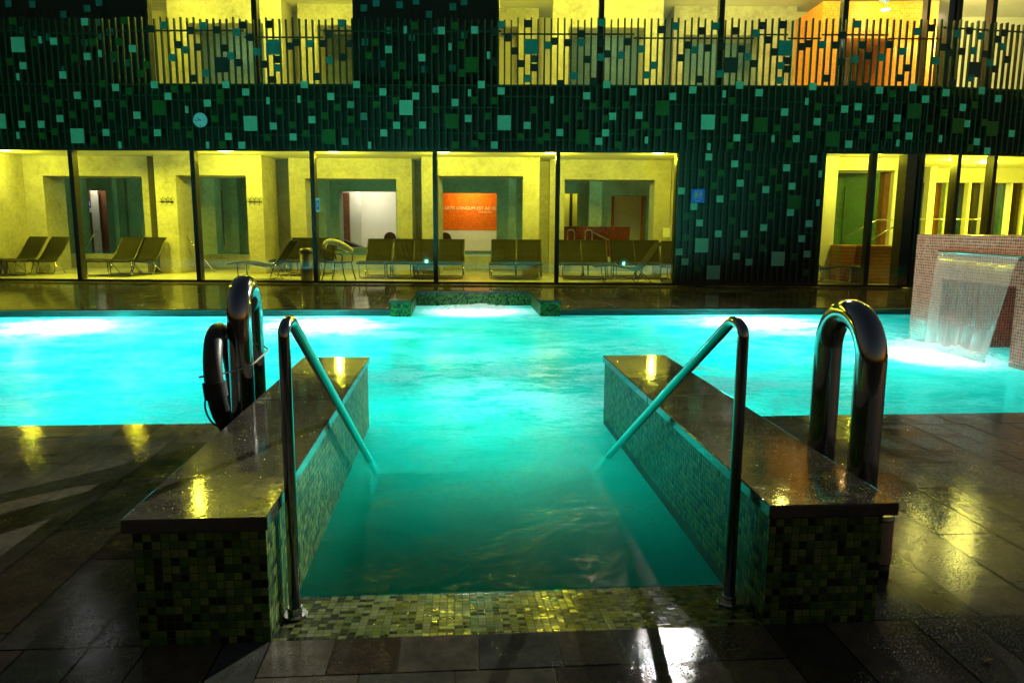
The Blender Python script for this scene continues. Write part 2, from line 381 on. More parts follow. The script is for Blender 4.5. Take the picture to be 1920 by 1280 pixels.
def fillet(pts, rad, n=6):
    pts = [Vector(p) for p in pts]; out = [pts[0]]
    for i in range(1, len(pts) - 1):
        a, b, c = pts[i - 1], pts[i], pts[i + 1]
        r_ = min(rad, (a - b).length * .49, (c - b).length * .49)
        p0 = b + (a - b).normalized() * r_; p1 = b + (c - b).normalized() * r_
        for j in range(n + 1):
            t = j / n; out.append(p0 * (1 - t) ** 2 + b * 2 * t * (1 - t) + p1 * t * t)
    out.append(pts[-1]); return out
def obj(name, bm, mats, parent=None, mat4=None, bevel=0, kind=None):
    me = bpy.data.meshes.new(name)
    bmesh.ops.recalc_face_normals(bm, faces=bm.faces)
    bm.to_mesh(me); bm.free()
    for m_ in (mats if isinstance(mats, (list, tuple)) else [mats]): me.materials.append(m_)
    o = bpy.data.objects.new(name, me); COL.objects.link(o)
    if parent is not None: o.parent = parent
    if mat4 is not None: o.matrix_local = mat4
    if bevel:
        b = o.modifiers.new('bevel', 'BEVEL'); b.width = bevel; b.segments = 2; b.limit_method = 'ANGLE'
    if kind: o['kind'] = kind
    return o
def thing(name, label, cat, mat4=None, group=None):
    o = bpy.data.objects.new(name, None); COL.objects.link(o); o.empty_display_size = .1
    if mat4 is not None: o.matrix_world = mat4
    o['label'] = label; o['category'] = cat
    if group: o['group'] = group
    return o
def tag(o, label, cat, group=None):
    o['label'] = label; o['category'] = cat
    if group: o['group'] = group
    return o
def copy_tree(o, parent=None):
    c = o.copy(); COL.objects.link(c)
    if parent is not None: c.parent = parent
    for ch in list(o.children): copy_tree(ch, c)
    return c
def lamp(name, typ, loc, power, col, size=.1, aim=None, spot=None, blend=.6, spread=None):
    l = bpy.data.lights.new(name, typ); l.energy = power; l.color = col
    o = bpy.data.objects.new(name, l); COL.objects.link(o); o.location = loc
    if typ == 'AREA': l.shape = 'DISK'; l.size = size
    else: l.shadow_soft_size = size
    if spot: l.spot_size = spot; l.spot_blend = blend
    if spread and typ == 'AREA': l.spread = spread
    if aim is not None:
        o.rotation_euler = (Vector(aim) - Vector(loc)).to_track_quat('-Z', 'Y').to_euler()
    return o
BM = bmesh.new

# ------------------------------------------------------------------ ground, decks, basin
g = BM(); quad(g, [(-150, -100, -1.9), (150, -100, -1.9), (150, 200, -1.9), (-150, 200, -1.9)])
obj('ground', g, M['ground'], kind='structure')

def paving(name, regions, z, colw, rowl, mat, joint=.007, seed=3):
    rnd = random.Random(seed); bm = BM(); lay = bm.loops.layers.color.new('tint')
    for (u0, u1, v0, v1, along) in regions:
        u = u0
        while u < u1 - 1e-4:
            w = rnd.uniform(*colw); ue = u + w
            if u1 - ue < colw[0] * .6: ue = u1
            v = v0 - (rnd.uniform(0, rowl[0]) if not along else 0)
            while v < v1 - 1e-4:
                ve = v + rnd.uniform(*rowl)
                if along: ve = v1
                if v1 - ve < .12: ve = v1
                a, b, c, d = max(u, u0), min(ue, u1), max(v, v0), min(ve, v1)
                if d - c > .02 and b - a > .02:
                    j = joint / 2; tz = [z + rnd.uniform(-.0008, .0008) for _ in range(3)]
                    p = [(a + j, c + j, tz[0]), (b - j, c + j, tz[1]), (b - j, d - j, tz[1] + tz[2] - tz[0]), (a + j, d - j, tz[2])]
                    f = quad(bm, p)
                    t = rnd.uniform(.62, 1.35); hue = rnd.uniform(-.08, .1)
                    for l_ in f.loops: l_[lay] = (t * (1 + hue), t, t * (1 - hue), 1)
                v = ve
            u = ue
    return obj(name, bm, mat, mat4=PM, kind='structure')
UL0, UL1, UR0, UR1 = -1.135, -.675, 1.16, 1.60
V0, VE, VF = 2.585, 5.66, 12.77
paving('near_deck_paving', [(-12, -.675, 2.585, VE - .32, False), (-12, -.675, VE - .32, VE, False), (1.16, 12, 2.585, VE - .32, False), (1.16, 12, VE - .32, VE, False),
                     (-.675, 1.16, 2.36, 2.585, True), (-12, -.675, .2, 2.585, False), (1.16, 12, .2, 2.585, False), (-.675, 1.16, .2, 2.36, False)], 0,
       (.2, .36), (.55, 1.2), M['stone'])
b = BM()
for (a0, a1, c0, c1) in ((-14, -.675, -3, VE), (1.16, 14, -3, VE), (-.675, 1.16, -3, V0)):
    box(b, a0, a1, c0, c1, -1.5, -.004)
obj('near_deck', b, M['grout'], mat4=PM, kind='structure')
NU0 = (PMI @ at_z(735, 590, WZ)).x; NU1 = (PMI @ at_z(1047, 590, WZ)).x      # niche, outer
NW = .34; NV1 = 14.35
paving('far_deck_paving', [(-16, NU0, VF, 19.5, False), (NU1, 22, VF, 19.5, False), (NU0, NU1, NV1 + .28, 19.5, False)], .06, (.4, .6), (.6, 1.2), M['far_stone'], .006, 5)
b = BM()
for (a0, a1, c0, c1) in ((-20, NU0 + .05, VF, 22), (NU1 - .05, 26, VF, 22), (NU0 + .05, NU1 - .05, NV1 + .1, 22)):
    box(b, a0, a1, c0, c1, -1.5, .055)
obj('far_deck', b, M['grout'], mat4=PM, kind='structure')
# overflow gutter bars along the far edge
b = BM()
for (a0, a1) in ((-16, NU0 - .005), (NU1 + .005, 22)):
    for k in range(4):
        z1 = .045 - k * .027
        box(b, a0, a1, VF - .06 - .012 * k, VF - .004, z1 - .013, z1)
    box(b, a0, a1, VF - .02, VF - .002, WZ - .05, .05)
tag(obj('overflow_gutter', b, M['gutter'], mat4=PM), 'dark slotted overflow gutter along the far pool edge', 'gutter')
# pool basin (open shell)
b = BM()
zf = -1.45; U0, U1 = -14, 17
quad(b, [(U0, VE + .003, zf), (U1, VE + .003, zf), (U1, VF - .003, zf), (U0, VF - .003, zf)])
for (p, q) in (((U0, VF - .003), (NU0 + NW, VF - .003)), ((NU1 - NW, VF - .003), (U1, VF - .003)), ((NU0 + NW, VF - .003), (NU1 - NW, VF - .003)), ((U0, VE + .003), (U0, VF - .003)), ((U1, VE + .003), (U1, VF - .003)), ((U0, VE + .003), (-.675, VE + .003)), ((1.16, VE + .003), (U1, VE + .003))):
    top = WZ - .35 if p[0] == NU0 + NW and q[0] == NU1 - NW else -.012
    quad(b, [(p[0], p[1], zf), (q[0], q[1], zf), (q[0], q[1], top), (p[0], p[1], top)])
obj('pool_basin', b, M['pool_tile'], mat4=PM, kind='structure')
# stair in the channel
b = BM()
quad(b, [(UL1, V0, -.002), (UR0, V0, -.002), (UR0, 3.035, WZ - .004), (UL1, 3.035, WZ - .004)])
v = 3.035; z = WZ - .004
for dv, dz in ((.30, .2), (.45, .2), (2.6, .2), (.4, .25), (.4, .25), (.4, .25)):
    quad(b, [(UL1, v, z), (UR0, v, z), (UR0, v + .02, z - dz), (UL1, v + .02, z - dz)])
    quad(b, [(UL1, v + .02, z - dz), (UR0, v + .02, z - dz), (UR0, v + dv, z - dz), (UL1, v + dv, z - dz)])
    v += dv; z -= dz
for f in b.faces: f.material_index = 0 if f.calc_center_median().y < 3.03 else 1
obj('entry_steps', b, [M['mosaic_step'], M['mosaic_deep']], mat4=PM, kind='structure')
# water
b = BM()
e = .004
quad(b, [(U0, VE, WZ), (U1, VE, WZ), (U1, VF, WZ), (U0, VF, WZ)])
quad(b, [(UL1, 3.03, WZ), (UR0, 3.03, WZ), (UR0, VE, WZ), (UL1, VE, WZ)])
quad(b, [(NU0 + NW, VF, WZ), (NU1 - NW, VF, WZ), (NU1 - NW, NV1, WZ), (NU0 + NW, NV1, WZ)])
bmesh.ops.remove_doubles(b, verts=b.verts, dist=1e-4)
wo_ = obj('pool_water', b, M['water'], mat4=PM, kind='structure')
if wo_.data.polygons[0].normal.z < 0: wo_.data.flip_normals()

# ------------------------------------------------------------------ low walls of the stair channel
def low_wall(u0, u1, c0, c1, label):
    t = thing('low_wall', label, 'wall', PM @ Matrix.Translation(((u0 + u1) / 2, V0, 0)), 'low mosaic walls beside the pool steps')
    X = -(u0 + u1) / 2
    b = BM(); box(b, u0 + X, u1 + X, 0, 5.73 - V0, -1.45, .43); obj('tiled_base', b, M['mosaic'], t, bevel=.003)
    for (a, c) in ((2.563, 4.350), (4.357, 5.752)):
        b = BM(); box(b, c0 + X, c1 + X, a - V0, c - V0, .43, .48)
        lay = b.loops.layers.color.new('tint')
        s = random.uniform(.9, 1.1)
        for f in b.faces:
            for l_ in f.loops: l_[lay] = (s, s, s, 1)
        obj('coping', b, M['coping'], t, bevel=.005)
    return t
low_wall(UL0, UL1, -1.162, -.663, 'low green mosaic wall with stone coping, nearest the lifebuoy')
low_wall(UR0, UR1, 1.148, 1.645, 'low green mosaic wall with stone coping, in front of the waterfall side')

# ------------------------------------------------------------------ handrails
def handrail(u, vb, uend, vend, ztop, label, sgn):
    t = thing('handrail', label, 'handrail', PM @ Matrix.Translation((u, vb, 0)), 'sloping steel handrails over the pool steps')
    zb = -.0275
    slope = [(0, 0, zb), (0, 0, ztop - .02), (0.0, .05, ztop), (.0 + (uend - u) * .02, .115, ztop + .004), (uend - u, vend - vb, WZ), ((uend - u) * 1.15, (vend - vb) * 1.15, WZ - .19)]
    b = BM(); tube(b, fillet(slope, .055, 6), .0225, 20); obj('rail_tube', b, M['steel_dark'], t)
    b = BM(); disc(b, (0, 0, zb), .048, 28, 'z', .012); tube(b, [(0, 0, zb + .012), (0, 0, zb + .04)], .029, 20); obj('base_flange', b, M['steel'], t, bevel=.002)
    return t
lt = pool_depth_z(545, 609, 2.81).z; rt_ = pool_depth_z(1385, 609, 2.81).z
handrail(-.635, 2.81, -.575, 4.87, lt, 'steel handrail sloping into the water beside the lifebuoy side wall', -1)
handrail(1.105, 2.80, 1.02, 4.86, rt_, 'steel handrail sloping into the water beside the waterfall side wall', 1)

def u_rail(p_near, p_far, ztop, D, label):
    n, f = Vector((*p_near, 0)), Vector((*p_far, 0)); c = (n + f) / 2; r_ = (f - n).length / 2; dr = (f - n).normalized()
    t = thing('grab_rail', label, 'grab rail', Matrix.Translation(c), 'thick looped steel grab rails')
    pts = [-dr * r_ + Vector((0, 0, z_)) for z_ in (0, .3, .6)]
    zc = ztop - D / 2 - r_ * .92
    for k in range(21):
        a = math.pi * k / 20
        pts.append(-dr * r_ * math.cos(a) + Vector((0, 0, zc + r_ * .92 * math.sin(a))))
    pts += [dr * r_ + Vector((0, 0, z_)) for z_ in (.6, .3, 0)]
    b = BM(); tube(b, pts, D / 2, 32); obj('loop_tube', b, M['steel_dark'], t)
    for s in (-1, 1):
        b = BM(); disc(b, dr * r_ * s + Vector((0, 0, .002)), D / 2 + .035, 32, 'z', .012); obj('base_flange', b, M['steel'], t, bevel=.002)
    return t
def pxd(x, depth): return (x - 960) / F_PX * depth * 1.0
u_rail((pxd(1641, 3.85), 3.83), (pxd(1561, 4.32), 4.32), 1.105, .155, 'thick looped steel grab rail standing behind the right low wall')
u_rail((pxd(446, 4.78), 4.76), (pxd(470, 5.2), 5.18), 1.155, .15, 'thick looped steel grab rail with the dark lifebuoy hung on it')

# lifebuoy, edge on, roped to the left grab rail
bt = thing('lifebuoy', 'dark lifebuoy ring roped to the looped grab rail', 'lifebuoy', Matrix.Translation((-1.845, 4.74, .515)) @ Matrix.Rotation(R(10), 4, 'Z') @ Matrix.Rotation(R(-5), 4, 'Y'))
b = BM(); tube(b, [(0, math.cos(a) * .295, math.sin(a) * .295) for a in [2 * math.pi * k / 48 for k in range(48)]], .056, 20, True); obj('ring', b, M['rubber'], bt)
b = BM()
for k in range(9):      # rope wound round the ring on the near side
    a0 = math.pi + .06 + (k - 4) * .035; cc = Vector((0, math.cos(a0) * .295, math.sin(a0) * .295)); ra = Vector((0, math.cos(a0), math.sin(a0)))
    tube(b, [cc + (ra * math.cos(q) + Vector((1, 0, 0)) * math.sin(q)) * .064 for q in [2 * math.pi * j / 20 for j in range(20)]], .006, 6, True)
loopp = [(-.05, -.30, -.02), (-.075, -.31, -.12), (-.06, -.27, -.22), (-.03, -.18, -.29), (-.05, -.10, -.33), (-.04, -.16, -.36), (0, -.22, -.3)]
tube(b, fillet(loopp, .05, 5), .006, 6); obj('wound_rope', b, M['dark_rope'], bt)
b = BM()
rp = [(-1.88, 4.44, .575), (-1.80, 4.56, .57), (-1.72, 4.675, .575), (-1.655, 4.72, .60), (-1.645, 5.03, .645), (-1.70, 5.10, .655)]
tube(b, fillet(rp, .04, 5), .006, 8); obj_r = obj('tie_rope', b, M['rope'], bt); obj_r.matrix_parent_inverse = bt.matrix_world.inverted()

# small bollard behind the right wall
bl = thing('bollard', 'short beige cylinder bollard with pale cap beside the right low wall', 'bollard', Matrix.Translation((1.60, 3.10, 0)))
b = BM(); tube(b, [(0, 0, .06), (0, 0, .25)], .052, 28); obj('body', b, M['bollard'], bl, bevel=.002)
b = BM(); tube(b, [(0, 0, 0), (0, 0, .06)], .049, 28); obj('foot', b, M['black'], bl)
b = BM(); tube(b, [(0, 0, .25), (0, 0, .262), (0, 0, .272)], [.053, .053, .044], 28); obj('cap', b, M['bollard_top'], bl)

# debris
def leaf(px, py, s, label, z=.006):
    p = at_z(px, py, z); b = BM()
    for k in range(3):
        a = random.uniform(0, 6.3); c_ = [(math.cos(a + q) * s * (1 if i % 2 else .55), math.sin(a + q) * s * (1 if i % 2 else .55), random.uniform(0, s * .6)) for i, q in enumerate((0, 1.1, 2.2, 3.3, 4.4, 5.4))]
        quad(b, c_)
    o = obj('dry_leaf', b, M['leaf'], mat4=Matrix.Translation(p))
    sm = o.modifiers.new('thick', 'SOLIDIFY'); sm.thickness = .002
    tag(o, label, 'leaf')
leaf(1850, 1238, .018, 'curled dry leaf on the wet paving at the lower right')
leaf(1218, 1132, .016, 'small dry leaf lying on the mosaic step', -.02)

# ------------------------------------------------------------------ jet niche at the far edge
nt_ = thing('jet_niche', 'raised stone and mosaic surround of the bubbling jet at far pool edge', 'pool surround', PM @ Matrix.Translation(((NU0 + NU1) / 2, VF, 0)))
X = -(NU0 + NU1) / 2
b = BM()
box(b, NU0 + X, NU0 + NW + X, -.12, NV1 - VF + .25, -1.3, .17); box(b, NU1 - NW + X, NU1 + X, -.12, NV1 - VF + .25, -1.3, .17)
box(b, NU0 + NW + X, NU1 - NW + X, NV1 - VF, NV1 - VF + .25, -1.3, .17)
obj('tiled_base', b, M['mosaic'], nt_)
b = BM(); lay = b.loops.layers.color.new('tint')
box(b, NU0 - .02 + X, NU0 + NW + .02 + X, -.145, NV1 - VF + .27, .17, .215); box(b, NU1 - NW - .02 + X, NU1 + .02 + X, -.145, NV1 - VF + .27, .17, .215)
box(b, NU0 + NW + .022 + X, NU1 - NW - .022 + X, NV1 - VF - .02, NV1 - VF + .27, .17, .215)
for f in b.faces:
    for l_ in f.loops: l_[lay] = (1.3, 1.3, 1.3, 1)
obj('coping', b, M['coping'], nt_)

def spray(name, label, cu, cv, cz, ru, rv, rz, seed):
    from mathutils import noise as mn
    b = BM(); n = 40; g_ = {}
    for i in range(n + 1):
        for j in range(n + 1):
            x, y = -1 + 2 * i / n, -1 + 2 * j / n
            r_ = math.hypot(x, y)
            q = max(0, 1 - r_) ** .6
            h = q * (.35 + .9 * (mn.fractal(Vector((x * ru * 4, y * rv * 4, seed)), .8, 2.1, 4) * .5 + .5) * .8)
            g_[i, j] = b.verts.new((x * ru, y * rv, rz * h))
    for i in range(n):
        for j in range(n):
            f = b.faces.new((g_[i, j], g_[i + 1, j], g_[i + 1, j + 1], g_[i, j + 1])); f.smooth = True
    m, nt, out = new_mat(name); c = coords(nt)
    p = N(nt, 'ShaderNodeSeparateXYZ'); L(nt, c, p.inputs[0])
    a = math_n(nt, 'DIVIDE', p.outputs[0], ru); d = math_n(nt, 'DIVIDE', p.outputs[1], rv)
    q = math_n(nt, 'SQRT', math_n(nt, 'ADD', math_n(nt, 'MULTIPLY', a, a), math_n(nt, 'MULTIPLY', d, d)))
    nz = noise(nt, mapped(nt, c, (3, 3, 1.5)), 2.4, 7, .66)
    k = math_n(nt, 'MULTIPLY_ADD', math_n(nt, 'SUBTRACT', nz, .5), 1.7, math_n(nt, 'SUBTRACT', .82, q))
    mr = N(nt, 'ShaderNodeMapRange', interpolation_type='SMOOTHSTEP'); L(nt, k, mr.inputs[0]); mr.inputs[1].default_value = 0; mr.inputs[2].default_value = .55; mr.inputs[4].default_value = .93
    t = N(nt, 'ShaderNodeBsdfTransparent'); df = N(nt, 'ShaderNodeBsdfDiffuse'); tl = N(nt, 'ShaderNodeBsdfTranslucent')
    for z_ in (df, tl): z_.inputs[0].default_value = (.9, .94, .93, 1)
    w_ = N(nt, 'ShaderNodeMixShader'); w_.inputs[0].default_value = .55; L(nt, df.outputs[0], w_.inputs[1]); L(nt, tl.outputs[0], w_.inputs[2])
    x_ = N(nt, 'ShaderNodeMixShader'); L(nt, mr.outputs[0], x_.inputs[0]); L(nt, t.outputs[0], x_.inputs[1]); L(nt, w_.outputs[0], x_.inputs[2])
    L(nt, x_.outputs[0], out.inputs[0])
    o = obj(name, b, m, mat4=PM @ Matrix.Translation((cu, cv, cz)))
    o['kind'] = 'stuff'; o['label'] = label; o['category'] = 'foam'
spray('jet_foam', 'white bubbling foam rising in the jet niche', NI[0], 13.3, WZ + .004, 1.15, 1.0, .16, 3.1)

# ------------------------------------------------------------------ waterfall block
fu = 6.2; fv0, fv1 = 7.25, 9.8; ft = 1.385
wt = thing('waterfall_block', 'terracotta mosaic block with opening that pours a sheet of water', 'fountain', PM @ Matrix.Translation((fu, (fv0 + fv1) / 2, 0)))
Y = -(fv0 + fv1) / 2; j0, j1, oz = 7.9, 9.19, .83
b = BM()
box(b, 0, 1.9, j1 + Y, fv1 + Y, -1.4, ft); box(b, 0, 1.9, fv0 + Y, j0 + Y, -1.4, ft); box(b, 0, 1.9, j0 + Y, j1 + Y, oz, ft)
bmesh.ops.remove_doubles(b, verts=b.verts, dist=1e-5)
obj('mosaic_body', b, M['mosaic_red'], wt)
b = BM(); box(b, 1.1, 1.15, j0 + Y - .0, j1 + Y, -1.3, oz); obj('opening_back', b, plain('maroon_render', (.3, .055, .03), .5), wt)
lamp('opening_lamp', 'POINT', PW(fu + .7, 8.4, .2), 3.5, (1, .16, .1), .05)
b = BM(); box(b, -.05, 0, 7.8 + Y, 9.26 + Y, 1.165, 1.19); obj('spout', b, M['steel'], wt, bevel=.003)
ct = thing('water_sheet', 'clear sheet of water falling from the mosaic block', 'waterfall', PM @ Matrix.Translation((fu, (fv0 + fv1) / 2, 0)))
b = BM(); rows = []
for i in range(22):
    t = i / 21; z_ = 1.175 - (1.175 - WZ) * t; off = -.045 - .10 * math.sqrt(t)
    row = []
    for j in range(49):
        s = j / 48; vv = (7.84 + .26 * t) * (1 - s) + (9.24 - .02 * t) * s
        row.append(b.verts.new((off + .006 * (math.sin(s * 61 + 3 * math.sin(s * 17)) + math.sin(s * 23 + t * 2)) * t, vv + Y, z_)))
    rows.append(row)
for i in range(21):
    for j in range(48):
        f = b.faces.new((rows[i][j], rows[i][j + 1], rows[i + 1][j + 1], rows[i + 1][j])); f.smooth = True
o = obj('water_film', b, M['curtain'], ct); sm = o.modifiers.new('thick', 'SOLIDIFY'); sm.thickness = .006
spray('waterfall_foam', 'white foam where the water sheet hits the pool', 5.85, 8.6, WZ + .004, .75, 1.25, .2, 7.7)

# ------------------------------------------------------------------ the building
bld = thing('spa_building', 'two storey dark green slatted spa building with glowing yellow glass fronts', 'building', FM)
XB = fac(1735, 300)[0]
def bend(bm, ang=R(11)):
    for v_ in bm.verts:
        if v_.co.x > XB:
            dx = v_.co.x - XB; y_ = v_.co.y
            v_.co.x = XB + dx * math.cos(ang) - (y_) * math.sin(ang) * min(1, dx * 3)
            v_.co.y = y_ + dx * math.sin(ang)
Z0 = .075; ZG = fac(816, 284)[1]; ZG2 = ZG + .12
XL, XR = -20.0, 19.0
UPF = 4.45       # upper floor level
ZS_TOP = fac(960, 36, -.15)[1]; ZS_SILL = fac(960, 158, -.15)[1]
ZTOP = 9.6
xg = lambda px: fac(px, 400)[0]
# dark wall panels
def panels(name, rects, d0, d1, mat):
    b = BM()
    for (x0, x1, z0, z1) in rects:
        cuts = [x0] + ([XB] if x0 < XB < x1 else []) + [x1]
        for a, c in zip(cuts[:-1], cuts[1:]): box(b, a, c, d0, d1, z0, z1)
    bend(b); return obj(name, b, mat, bld)
xw = {k: xg(k) for k in (1267, 1541, 277, 667, 931)}
panels('fascia_wall', [(XL, XR, ZG + .02, UPF + .1)], 0, .3, M['cladding'])
panels('dark_pier', [(xg(1266), xg(1541), Z0, ZG + .02)], 0.02, .3, M['cladding'])
upx = lambda px: fac(px, 80, .55)[0]
panels('upper_dark_wall', [(XL, upx(275), UPF + .1, ZTOP)], .55, .8, M['cladding'])
panels('upper_dark_wall', [(upx(667), upx(931), UPF + .1, ZTOP)], .55, .8, M['cladding'])
panels('upper_parapet', [(upx(275), upx(667), 7.75, ZTOP), (upx(931), XR, 7.75, ZTOP)], .55, .8, M['cladding'])
panels('balcony_floor', [(XL, XR, UPF - .02, UPF + .095)], .3, 1.2, M['cladding'])
# slat screen
b = BM()
SP = .1472; x0s = fac(946.2, 80, -.15)[0]
k0 = int((XL - x0s) / SP); k1 = int((XR - x0s) / SP)
rs = random.Random(4)
pier_a, pier_b = fac(1269, 400, -.15)[0], fac(1538, 400, -.15)[0]
for k in range(k0, k1 + 1):
    x = x0s + k * SP
    zb = ZG + .03
    box(b, x - .017, x + .017, -.18, -.12, zb, ZS_TOP + rs.uniform(-.03, .03))
    if pier_a < x < pier_b: box(b, x - .017, x + .017, -.10, -.05, Z0 + .12, zb - .005)
# horizontal carrier rails, in staggered lengths
x = XL
while x < XR:
    w = rs.choice((5, 8, 10, 12)) * SP
    for zb in (5.64, ZS_SILL - .02, 4.15, 3.45):
        z_ = zb + rs.choice((-.08, 0, .06, .16)) if zb != ZS_SILL - .02 else zb
        box(b, x, x + w - .004, -.119, -.095, z_ - .017, z_ + .017)
    x += w
x = pier_a
for k in range(3):
    for zb in (2.75, 1.9, 1.15, .55): box(b, x, x + 1.1, -.049, -.03, zb + k * .08 - .015, zb + k * .08 + .015)
    x += 1.12
bend(b); obj('slat_screen', b, M['slat'], bld)
# square panels hung between the slats: (x, y) are read off the photograph per strip
S1 = dict(o=(0, 0), m=[(437,115),(275,215),(118,340),(450,293),(326,388),(595,452),(401,492),(503,535),(788,437),(858,497),(1054,532),(1178,437),(1277,475),(1568,437),(1700,498),(1797,540),(1827,437),(1606,617),(1415,650),(1192,703),(1513,706),(1865,600),(1771,728),(1257,748),(806,684),(702,594),(546,683),(313,611),(216,641),(117,641),(680,253)],
  n=[(518,278),(210,207),(96,397),(963,565),(1380,520),(1540,512),(1070,748),(620,747),(96,698)], B=[(88,232),(402,700),(1300,636),(10,625)],
  g=[(58,110),(262,432),(527,432),(660,470),(895,460),(954,460),(142,560),(240,510),(378,592),(508,612),(572,597),(640,535),(737,645),(675,683),(900,647),(285,680),(215,700),(480,720),(1120,612),(1150,520),(1218,602),(1250,525),(1443,572),(1510,645),(1575,687),(1600,540),(1672,597),(1735,553),(1800,615),(1833,685),(1385,707),(970,693),(750,720),(1160,745),(1118,480),(1890,455),(388,300),(478,220),(583,285),(610,218),(637,108),(350,210),(170,220),(40,320),(720,380),(750,335),(450,545),(310,530)],
  G=[(813,555),(1690,705)],
  d=[(770,152),(968,160),(907,233),(1005,245),(1130,157),(1262,132),(1170,250),(1240,325),(985,405),(1370,333),(1393,128),(1527,220),(1497,240),(1660,227),(1690,180),(1790,228),(1760,297),(1436,308),(1633,396),(1405,412),(1298,195)], D=[(1127,335)],
  t=[(835,133),(1032,135),(1230,168),(942,258),(878,299),(1077,378),(1205,290),(1335,268),(1593,227),(1755,122),(1694,312),(1436,352)], T=[(1413,245)])
S2 = dict(o=(640, 0), m=[(525,160),(690,157),(232,257),(428,299),(202,474),(399,496),(495,460),(594,529),(723,437),(822,470),(110,600),(272,646),(433,645),(208,685),(660,611),(951,647),(789,747),(16,728),(42,540),(1247,495),(1380,437),(1511,474),(1707,498),(1806,464),(1409,600),(1540,595),(1734,650),(1375,685),(1115,683),(1308,728)],
  n=[(330,155),(560,243),(757,287),(660,480),(147,748),(1083,515),(1568,722),(1890,755)], B=[(350,555),(838,633),(1880,630)],
  g=[(137,455),(175,540),(237,595),(270,520),(395,135),(592,135),(625,235),(495,257),(133,288),(297,340),(625,377),(333,437),(690,517),(497,565),(757,598),(790,520),(985,567),(1048,645),(1145,612),(1213,598),(1280,548),(1345,612),(1350,535),(1505,685),(1570,645),(1635,683),(1475,540),(723,702),(690,740),(337,683),(80,685),(1048,703),(918,705),(1795,700),(1435,745),(1018,725),(595,745),(267,390),(530,405),(165,220)],
  G=[(578,625),(680,335),(1228,705),(1657,557)],
  d=[(790,165),(790,322),(855,198),(887,265),(920,330),(955,125),(987,305),(987,350),(1085,215),(1152,222),(1250,177),(1250,308),(1350,222),(1385,280),(1487,218),(1117,432),(1312,420)], D=[],
  t=[(822,130),(955,405),(1053,235),(1218,222),(1322,118),(1318,297),(1183,392),(1450,287),(1550,255),(1613,338),(1578,388)], T=[(970,243)])
S3 = dict(o=(1220, 0), m=[(447,440),(543,479),(842,447),(1168,465),(1360,452),(700,578),(471,607),(862,627),(993,563),(1063,551),(1124,613),(1251,610),(1420,512),(1516,477),(1600,550),(1652,633),(1730,460),(1808,498),(1340,701),(1702,725),(1752,772),(1897,678),(758,715),(433,710),(1017,743)],
  n=[(377,485),(801,524),(1268,737),(1488,713),(627,715)], B=[],
  g=[(410,520),(372,617),(663,660),(762,655),(825,695),(968,507),(862,550),(930,608),(1057,628),(1085,697),(1212,697),(1278,660),(1190,550),(1232,485),(1435,663),(1502,580),(1690,535),(1740,625),(398,750),(495,757),(720,740),(1138,760),(1665,757)],
  G=[(550,643),(937,717),(1365,573),(1575,645),(1805,655)],
  d=[(63,155),(262,162),(192,235),(155,300),(290,250),(357,240),(427,162),(458,255),(560,135),(592,208),(518,330),(620,270),(695,130),(715,315),(715,358),(250,410),(820,228),(788,243),(955,235),(985,185),(982,320),(1090,235),(1117,290),(1215,232),(1338,352),(1298,403),(910,405),(1037,437),(1105,447),(1455,147),(1505,245),(1535,272),(1597,262),(1640,155),(1750,270),(1797,345),(1815,190),(1890,293),(1848,155),(1550,425)], D=[(403,337),(1695,352)],
  t=[(130,137),(330,137),(225,260),(527,173),(487,295),(653,340),(350,382),(677,415),(888,232),(1063,127),(1280,267),(1180,297),(1050,307),(1383,165),(1468,315),(1577,173),(1663,255),(1648,397),(1730,178),(1772,313),(1868,227)], T=[(705,250)])
S4 = dict(o=(1220, 270), pier=1, m=[(300,68),(428,103),(686,123),(819,78),(163,242),(225,322),(354,283),(455,202),(583,235),(712,218),(703,352),(252,406),(346,462),(474,463),(571,430),(798,410),(759,487),(152,555),(435,577),(499,607),(181,605),(818,566)],
  n=[(870,155),(858,303)], B=[(264,521),(643,590),(321,660)],
  g=[(262,150),(490,117),(362,150),(620,142),(783,145),(548,183),(648,225),(325,215),(418,273),(513,272),(187,372),(600,370),(410,395),(660,500),(440,505),(185,480),(240,640),(565,535),(720,580),(780,660)], G=[(750,300)], d=[], D=[], t=[], T=[])
tiles = {k: [] for k in ('mint', 'moss', 'black_panel', 'teal_panel')}
for S in (S1, S2, S3, S4):
    dd = -.085 if S.get('pier') else -.165
    for key, mk, w, h in (('m', 'mint', 1, .155), ('n', 'mint', .5, .155), ('B', 'mint', 2, .325), ('g', 'moss', 1, .155), ('G', 'moss', 2, .325), ('d', 'black_panel', 1, .155), ('D', 'black_panel', 2, .325), ('t', 'teal_panel', 1, .155), ('T', 'teal_panel', 2, .325)):
        for (zx, zy) in S[key]:
            x, z_ = fac(S['o'][0] + zx / 2.743, S['o'][1] + zy / 2.743, dd)
            if w == 1: x = x0s + (math.floor((x - x0s) / SP) + .5) * SP
            if w == 2: x = x0s + round((x - x0s) / SP) * SP
            hw = SP * w / 2 + (.004 if w > .6 else 0)
            j = rs.uniform(-.012, .012)
            tiles[mk].append((w, (x - hw, x + hw, dd - .03, dd - .018, z_ - h / 2, z_ + h / 2)))
def panel_parts(nm, lst, mat):        # the hundred largest as parts, the rest as one
    lst = sorted(lst, key=lambda q: -q[0]); rest = BM()
    for i, (w, bx) in enumerate(lst):
        if i < 100:
            b = BM(); box(b, *bx); bend(b); obj(nm, b, mat, bld)
        else: box(rest, *bx)
    if len(lst) > 100: bend(rest); obj(nm, rest, mat, bld, kind='stuff')
    else: rest.free()
for mk, nm in (('mint', 'mint_panel'), ('moss', 'moss_panel'), ('black_panel', 'dark_panel'), ('teal_panel', 'teal_panel')):
    panel_parts(nm, tiles[mk], M[mk])
